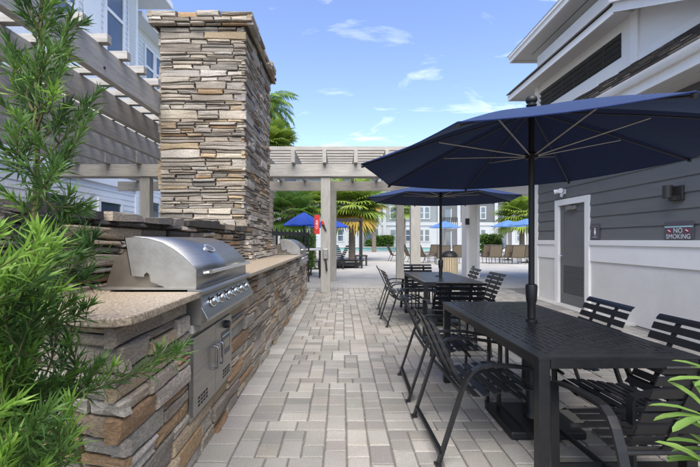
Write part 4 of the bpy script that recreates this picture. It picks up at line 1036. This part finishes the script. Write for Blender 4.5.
    br(px(98, 384, 1.25), px(112, 368, 1.24), .003, start=.0, mbx=new, step=.004, L=.06)
    for k in range(8):
        b = Vector((-1.02 - rng.uniform(0, .5), 1.1 + rng.uniform(-.2, .2), 0)); tw.tube([b, b + Vector((rng.uniform(-.05, .15), rng.uniform(-.1, .1), .4)), b + Vector((rng.uniform(-.1, .25), rng.uniform(-.1, .1), .85))], [.01, .007, .004], 6, cap=False)
    tw.build('stems', 'twig', s, fixn=False)
    o = old.build('foliage', 'pod', s, fixn=False); o['kind'] = 'stuff'
    o = aged_shade.build('older_shade_foliage', 'podold_shade', s, fixn=False); o['kind'] = 'stuff'
    o = new.build('young_foliage', 'podnew', s, fixn=False); o['kind'] = 'stuff'
shrub()
B('planting_bed', 'sand', None, -4, -.9, .0, 1.66, -.1, .02)['kind'] = 'structure'

def right_plant():
    rng = random.Random(5)
    s = thing('broadleaf_plant', 'pale green leafy plant poking in at the lower right corner', 'plant')
    st = MB(); b0 = px(715, 560, .8); b0.z = 0
    lf = MB(); tops = [(px(712, 410, .78), .1, 12), (px(722, 440, .75), .1, 10), (px(735, 380, .8), .1, 10), (px(714, 462, .72), .085, 10), (px(740, 470, .75), .1, 9)]
    for (t, L, n) in tops:
        st.tube([b0, b0.lerp(t, .6) + Vector((.02, 0, 0)), t], [.008, .006, .004], 6, cap=False)
        for k in range(n):
            a = k * 2.4 + rng.uniform(-.3, .3); el = rng.uniform(.0, .95)
            d = Vector((math.cos(a) * math.cos(el), math.sin(a) * math.cos(el) * .9, math.sin(el)))
            # broad rounded leaf: 4-segment blade
            ll = L * rng.uniform(.75, 1.15); w = .02 * rng.uniform(.85, 1.15); side = d.cross(Vector((0, 0, 1))).normalized(); up = side.cross(d)
            prof = [(0, .12), (.25, .6), (.55, .95), (.8, 1), (.94, .65), (1, .05)]; o = len(lf.v)
            bs = t - Vector((0, 0, .03 * rng.random()))
            for (q, ww) in prof:
                c = bs + d * ll * q + up * (ll * (.18 * q - .42 * q * q)); lf.v += [tuple(c - side * w * ww / 2 + up * w * .18 * ww), tuple(c), tuple(c + side * w * ww / 2 + up * w * .18 * ww)]
            for q in range(len(prof) - 1):
                i = o + q * 3; lf.f += [(i, i + 1, i + 4, i + 3), (i + 1, i + 2, i + 5, i + 4)]
    st.build('stems', 'twig', s, fixn=False); o = lf.build('foliage', 'plum', s, smooth=True, fixn=False); o['kind'] = 'stuff'
right_plant()

def fan_palm(name, label, x, y, trunk_h, r, tr=.17, m='palm', nf=46, seed=1, dry=True, cat='palm tree', lean=0):
    rng = random.Random(seed); t = thing(name, label, cat, (x, y, 0))
    prof = []; k = 0
    zz_ = 0
    while zz_ < trunk_h:
        prof.append((tr * (1.15 - .25 * zz_ / trunk_h) * (1.0 + .10 * (k % 2)), zz_)); zz_ += .11; k += 1
    prof.append((tr * .95, trunk_h)); MB().lathe(prof, 12).build('trunk', 'bark', t)
    c = Vector((0, 0, trunk_h)); g = MB(); dr = MB(); stm = MB()
    for i in range(nf):
        az = i * 2.399 + rng.uniform(-.2, .2); el = math.asin(max(-1, min(1, -.75 + 1.7 * ((i + .5) / nf)))) + rng.uniform(-.12, .12)
        d = Vector((math.cos(az) * math.cos(el), math.sin(az) * math.cos(el), math.sin(el)))
        pl_ = r * rng.uniform(.25, .55); h = c + d * pl_ + Vector((0, 0, -.06 * r))
        stm.tube([c + d * .1, c.lerp(h, .5) + Vector((0, 0, .05 * r)), h], [.02, .016, .012], 4, cap=False)
        side = d.cross(Vector((0, 0, 1)));
        if side.length < .1: side = Vector((1, 0, 0))
        side.normalize(); up = side.cross(d)
        mbx = dr if (dry and el < -.45 and rng.random() < .3) else g
        nl = 26; fl_ = r * rng.uniform(.48, .62)
        for j in range(nl):
            a = (j / (nl - 1) - .5) * 3.6; ld = d * math.cos(a) + side * math.sin(a) + up * .12 * math.cos(a)
            ln = fl_ * (1 - .25 * abs(a) / 1.8) * rng.uniform(.85, 1.1); wv = .06 * r / 2.3
            sp = ld.cross(up).normalized(); o = len(mbx.v)
            p1 = h + ld * ln * .55; p2 = h + ld * ln * .82 + Vector((0, 0, -.10 * ln)); p3 = h + ld * ln + Vector((0, 0, -.24 * ln))
            mbx.v += [tuple(h), tuple(p1 - sp * wv), tuple(p1 + sp * wv + up * .01), tuple(p2 - sp * wv * .6), tuple(p2 + sp * wv * .6), tuple(p3)]
            mbx.f += [(o, o + 1, o + 2), (o + 1, o + 3, o + 4, o + 2), (o + 3, o + 5, o + 4)]
    stm.build('petioles', 'twig', t, fixn=False)
    cr_ = g.build('crown', m, t, fixn=False); cr_['kind'] = 'stuff'
    if dr.v: o = dr.build('dry_fronds', 'palmdry', t, fixn=False); o['kind'] = 'stuff'
    return t
def feather_palm(name, label, x, y, trunk_h, r, nf=18, seed=1, m='palmdk', tr=.16):
    rng = random.Random(seed); t = thing(name, label, 'palm tree', (x, y, 0))
    prof = [(tr * (1.1 if k % 2 else 1.0), k * .15) for k in range(int(trunk_h / .15))] + [(tr * .8, trunk_h)]; MB().lathe(prof, 10).build('trunk', 'bark', t)
    c = Vector((0, 0, trunk_h)); g = MB(); st = MB()
    for i in range(nf):
        az = i * 2.399; e0 = rng.uniform(.1, 1.25); L = r * rng.uniform(.85, 1.15); p = c.copy(); pts = [p.copy()]; e = e0
        for k in range(9):
            p = p + Vector((math.cos(az) * math.cos(e), math.sin(az) * math.cos(e), math.sin(e))) * L / 9; e -= .22; pts.append(p.copy())
        st.tube(pts, [.03 - .0028 * k for k in range(10)], 4, cap=False)
        for k in range(1, 10):
            for q in range(4):
                a = pts[k - 1].lerp(pts[k], q / 4); d = (pts[k] - pts[k - 1]).normalized(); s = d.cross(Vector((0, 0, 1))).normalized()
                for sg_ in (-1, 1):
                    leaf(g, a, d * .7 + s * sg_ + Vector((0, 0, -.25)), Vector((0, 0, 1)), r * .3 * math.sin(math.pi * (k + q / 4) / 10.5 + .25) * rng.uniform(.8, 1.1), .05, .25)
    st.build('frond_ribs', 'twig', t, fixn=False); o = g.build('crown', m, t, fixn=False); o['kind'] = 'stuff'
    return t
fan_palm('fan_palm', 'broad yellow green fan palm standing on the deck between the pergola posts', (352 - CX) * 26 / F, 26, 3.7, 2.75, .19, seed=3, nf=60)
fan_palm('fan_palm', 'small distant fan palm behind the big yellow green palm', (374 - CX) * 44 / F, 44, 5.6, 2.0, .2, m='palmdk', seed=4, nf=34)
fan_palm('fan_palm', 'yellow green fan palm beside the apartment block, seen between pergola posts', (404 - CX) * 46 / F, 46, 5.2, 2.0, .18, seed=6, nf=34, dry=False)
fan_palm('fan_palm', 'yellow green fan palm whose fronds show past the white column', (522 - CX) * 30 / F, 30, 3.3, 2.5, .17, seed=8, nf=50, dry=False)
feather_palm('feather_palm', 'tall feather palm rising behind the stone chimney', (262 - CX) * 19 / F, 19, 7.5, 2.0, seed=2, nf=34)
fan_palm('fan_palm', 'dense yellow green palm crown just above the pergola beside the chimney', (269 - CX) * 17 / F, 17, 5.35, 1.45, .17, seed=9, nf=60, dry=False)
fan_palm('fan_palm', 'leafy green palm left of the pergola post behind the black fence', (291 - CX) * 22 / F, 22, 2.9, 1.9, .16, m='palmdk', seed=13, nf=44, dry=False)
fan_palm('fan_palm', 'yellow green palm partly hidden by the near pergola post', (313 - CX) * 24 / F, 24, 3.6, 1.8, .16, seed=14, nf=40, dry=False)

def hedge(name, label, x0, x1, y0, y1, z0, z1, n, seed, m='hedge', ls=.12, cat='hedge'):
    rng = random.Random(seed); h = thing(name, label, cat); mb = MB(); tw = MB()
    for k in range(n):
        u, v, ww = rng.random(), rng.random(), rng.random()
        face = rng.random()
        if face < .5: v = rng.random() ** 3
        elif face < .8: ww = 1 - rng.random() ** 3
        p = Vector((x0 + (x1 - x0) * u, y0 + (y1 - y0) * v, z0 + (z1 - z0) * ww + .15 * mnoise.noise((u * 9, v * 3, seed))))
        d = Vector((rng.uniform(-1, 1), rng.uniform(-1, .5), rng.uniform(-.3, 1)))
        leaf(mb, p, d, Vector((rng.uniform(-1, 1), rng.uniform(-1, 1), 1)), ls * rng.uniform(.7, 1.4), ls * .5, .2)
    for k in range(6):
        xx = x0 + (x1 - x0) * (k + .5) / 6; tw.tube([(xx, (y0 + y1) / 2, 0), (xx + .1, (y0 + y1) / 2, z1 * .8)], [.04, .02], 5)
    tw.build('stems', 'twig', h); o = mb.build('foliage', m, h, fixn=False); o['kind'] = 'stuff'
hedge('hedge', 'clipped green hedge at the foot of the apartment block', (376 - CX) * 54 / F, (393 - CX) * 54 / F, 53.6, 54.6, .1, 1.75, 2600, 1, ls=.28)
hedge('hedge', 'lower part of the clipped hedge near the dark balcony bay', (366 - CX) * 54 / F, (377 - CX) * 54 / F, 53.5, 54.5, .1, 1.2, 1500, 2, ls=.28)
hedge('bush', 'dark green bush beyond the white column', (480 - CX) * 34 / F, (497 - CX) * 34 / F, 33, 35, .1, 1.6, 1800, 3, ls=.3, cat='bush')
hedge('bush', 'green bushes behind the black fence at the far grill', (283 - CX) * 15 / F, (312 - CX) * 15 / F, 15, 16, .2, 1.35, 1800, 4, ls=.2, m='palmdk', cat='bush')

# ================================================================== FAR FURNITURE
# black fence behind the far grill
fe = thing('black_fence', 'black slatted metal fence behind the far grill', 'fence')
fa = Vector((-2.62, 9.9, 0)); fbv = Vector((-1.05, 12.6, 0))
for k in range(17):
    p = fa.lerp(fbv, k / 16); hgt = 1.9 if k in (0, 3) else 1.62
    MB().box(p.x - .02, p.x + .02, p.y - .035, p.y + .035, 0, hgt).build('picket' if k not in (0, 3) else 'post', 'plastic', fe)
for zz_ in (.25, .7, 1.1, 1.5): MB().bar(fa + Vector((.02, 0, zz_)), fbv + Vector((.02, 0, zz_)), .03, .12).build('rail', 'plastic', fe)
# umbrellas
umbrella('patio_umbrella', 'royal blue umbrella beyond the far grill', ((304 - CX) * 15 / F, 15.0, 0), H + 15 * 15 / F, .8, H + 28 * 15 / F, 20, 'royal', fine=False, finial=False)
umbrella('patio_umbrella', 'royal blue umbrella half hidden behind the pergola post, left of the big palm', ((330 - CX) * 20 / F, 20.0, 0), H + 13 * 20 / F, 1.0, H + 22 * 20 / F, 10, 'royal', fine=False, finial=False)
umbrella('patio_umbrella', 'faded blue umbrella left of the white column', ((445 - CX) * 27 / F, 27.0, 0), H + 12.5 * 27 / F, 1.15, H + 19 * 27 / F, 5, 'paleblue', pole_m='bin', fine=False, finial=False)
umbrella('patio_umbrella', 'faded blue umbrella right of the white column, left one of the pair', ((508 - CX) * 26 / F, 26.0, 0), H + 13.5 * 26 / F, 1.15, H + 20 * 26 / F, 5, 'paleblue', pole_m='bin', fine=False, finial=False)
umbrella('patio_umbrella', 'faded blue umbrella nearest the grey building corner, right one of the pair', ((527 - CX) * 23 / F, 23.0, 0), H + 15 * 23 / F, 1.1, H + 21.5 * 23 / F, 15, 'paleblue', pole_m='bin', fine=False, finial=False)
# tan sling chairs
def sling_chair():
    t = thing('lounge_chair', 'x', 'lounge chair'); w = .33
    MB().ribbon([(0, -.55, .40), (0, -.1, .36), (0, .12, .34), (0, .2, .40), (0, .48, 1.02)], (1, 0, 0), w * 2 - .03, .012, None).build('sling', 'sling', t)
    for s in (-1, 1):
        MB().tube([(s * w, -.56, .41), (s * w, .12, .35), (s * w, .2, .41), (s * w, .49, 1.04)], .018, 6).build('side_rail', 'bronze', t, smooth='auto')
        MB().tube([(s * (w + .02), -.42, 0), (s * (w + .02), -.40, .6), (s * (w + .02), .2, .62), (s * (w + .02), .32, .62)], .018, 6).build('arm', 'bronze', t, smooth='auto')
        MB().tube([(s * (w + .02), .12, .6), (s * (w + .02), .36, 0)], .018, 6).build('leg', 'bronze', t, smooth='auto')
    MB().tube([(-w, .49, 1.04), (w, .49, 1.04)], .018, 6).build('head_rail', 'bronze', t, smooth='auto')
    return t
lp = sling_chair()
spots = [(487.5, 22.8, 175, 'tan sling lounge chair just right of the white column'), (494.5, 22.4, 172, 'tan sling lounge chair second to the right of the white column'), (509, 22.4, 178, 'tan sling lounge chair third to the right of the white column'), (517, 22.0, 172, 'tan sling lounge chair fourth to the right of the white column'), (526, 22.8, 150, 'tan sling lounge chair nearest the grey building corner'),
         (443, 21.5, 172, 'tan sling lounge chair behind the trash bin'), (456, 22.5, 185, 'tan sling lounge chair close to the left side of the white column'), (411, 24, 100, 'tan sling lounge chair showing between the two right pergola posts'), (425, 23, 110, 'tan sling lounge chair right of the wide pergola post'), (433, 24.5, 190, 'tan sling lounge chair behind the far umbrella pole'), (395, 25, 95, 'tan sling lounge chair left of the thin pergola post')]
for i, (x, d, rz, lab) in enumerate(spots):
    c = lp if i == 0 else copy_tree(lp); c.location = ((x - CX) * d / F, d, 0); c.rotation_euler = (0, 0, R(rz)); c['label'] = lab; c['group'] = 'tan sling lounge chairs on the pool deck'
# trash bin
tb = thing('trash_bin', 'round sand coloured slatted trash bin with black domed lid past the far table', 'trash bin', ((449.5 - CX) * 11 / F, 11.0, .0))
MB().lathe([(.20, .04), (.20, .86)], 18).build('liner', 'plastic', tb)
for k in range(22):
    a = 2 * math.pi * k / 22; c = Vector((math.cos(a), math.sin(a), 0)); tn = Vector((-c.y, c.x, 0))
    MB().prism([c * .205 + tn * .026 + Vector((0, 0, .03)), c * .222 + tn * .026 + Vector((0, 0, .03)), c * .222 - tn * .026 + Vector((0, 0, .03)), c * .205 - tn * .026 + Vector((0, 0, .03))], (0, 0, .82)).build('slat', 'bin', tb)
MB().lathe([(.235, .86), (.235, .90), (.21, .93), (.18, .97), (.11, 1.01), (.04, 1.025)], 20).build('lid', 'plastic', tb, smooth='auto')
# black cabana frame with recliners, side table
cb = thing('cabana_frame', 'open black metal cabana frame in front of the big palm', 'cabana', ((346 - CX) * 19.5 / F, 19.5, 0))
hx, hy, hz_ = .72, .9, H + 19 * 19.5 / F
for sx in (-1, 1):
    for sy in (-1, 1): MB().box(sx * hx - .04, sx * hx + .04, sy * hy - .04, sy * hy + .04, 0, hz_).build('post', 'plastic', cb)
for s in (-1, 1):
    MB().box(-hx - .04, hx + .04, s * hy - .035, s * hy + .035, hz_, hz_ + .08).build('top_rail', 'plastic', cb); MB().box(s * hx - .035, s * hx + .035, -hy + .036, hy - .036, hz_ + .002, hz_ + .078).build('top_rail', 'plastic', cb)
MB().box(-hx + .05, hx - .05, -hy + .03, hy - .03, .1, .2).build('platform', 'plastic', cb)
def recliner(lab, x, y, rz):
    t = thing('recliner', lab, 'lounge chair', (x, y, 0), R(rz), 'black recliners by the cabana frame')
    for s in (-1, 1):
        MB().bar((s * .3, -.8, .34), (s * .3, .4, .34), .05, .06).build('rail', 'plastic', t)
        for yy in (-.7, .3): MB().box(s * .3 - .03, s * .3 + .03, yy - .03, yy + .03, 0, .31).build('leg', 'plastic', t)
    for k in range(9): MB().box(-.27, .27, -.78 + k * .11, -.70 + k * .11, .345, .37).build('seat_slat', 'plastic', t)
    for k in range(8):
        q = Vector((0, .28 + .045 * k, .40 + .09 * k)); MB().bar(q + Vector((-.29, 0, 0)), q + Vector((.29, 0, 0)), .02, .07, up=(0, .45, .9)).build('back_slat', 'plastic', t)
    return t
recliner('black slatted recliner left of the cabana post', (335 - CX) * 18.3 / F, 18.3, -75); recliner('black slatted recliner inside the cabana frame', (346 - CX) * 19.2 / F, 19.2, 60)
st = thing('side_table', 'small dark square side table right of the cabana frame', 'side table', ((361 - CX) * 20.5 / F, 20.5, 0))
MB().box(-.32, .32, -.32, .32, .48, .55).build('top', 'bronze', st, bevel=.01)
for sx in (-1, 1):
    for sy in (-1, 1): MB().box(sx * .27 - .03, sx * .27 + .03, sy * .27 - .03, sy * .27 + .03, 0, .48).build('leg', 'bronze', st)
wt = thing('white_table', 'white topped table with dark legs between the far grill and the pergola post', 'table', ((313 - CX) * 14.2 / F, 14.2, 0))
MB().box(-.38, .3, -.4, .4, .96, 1.02).build('top', 'cream', wt, bevel=.01)
for sx in (-.32, .25):
    for sy in (-.33, .33): MB().box(sx - .025, sx + .025, sy - .025, sy + .025, 0, .96).build('leg', 'plastic', wt)
MB().box(-.32, .25, -.345, -.32, .3, .34).build('footrail', 'plastic', wt)

# proto chair label set above; force mesh normals consistent
bpy.context.view_layer.update()
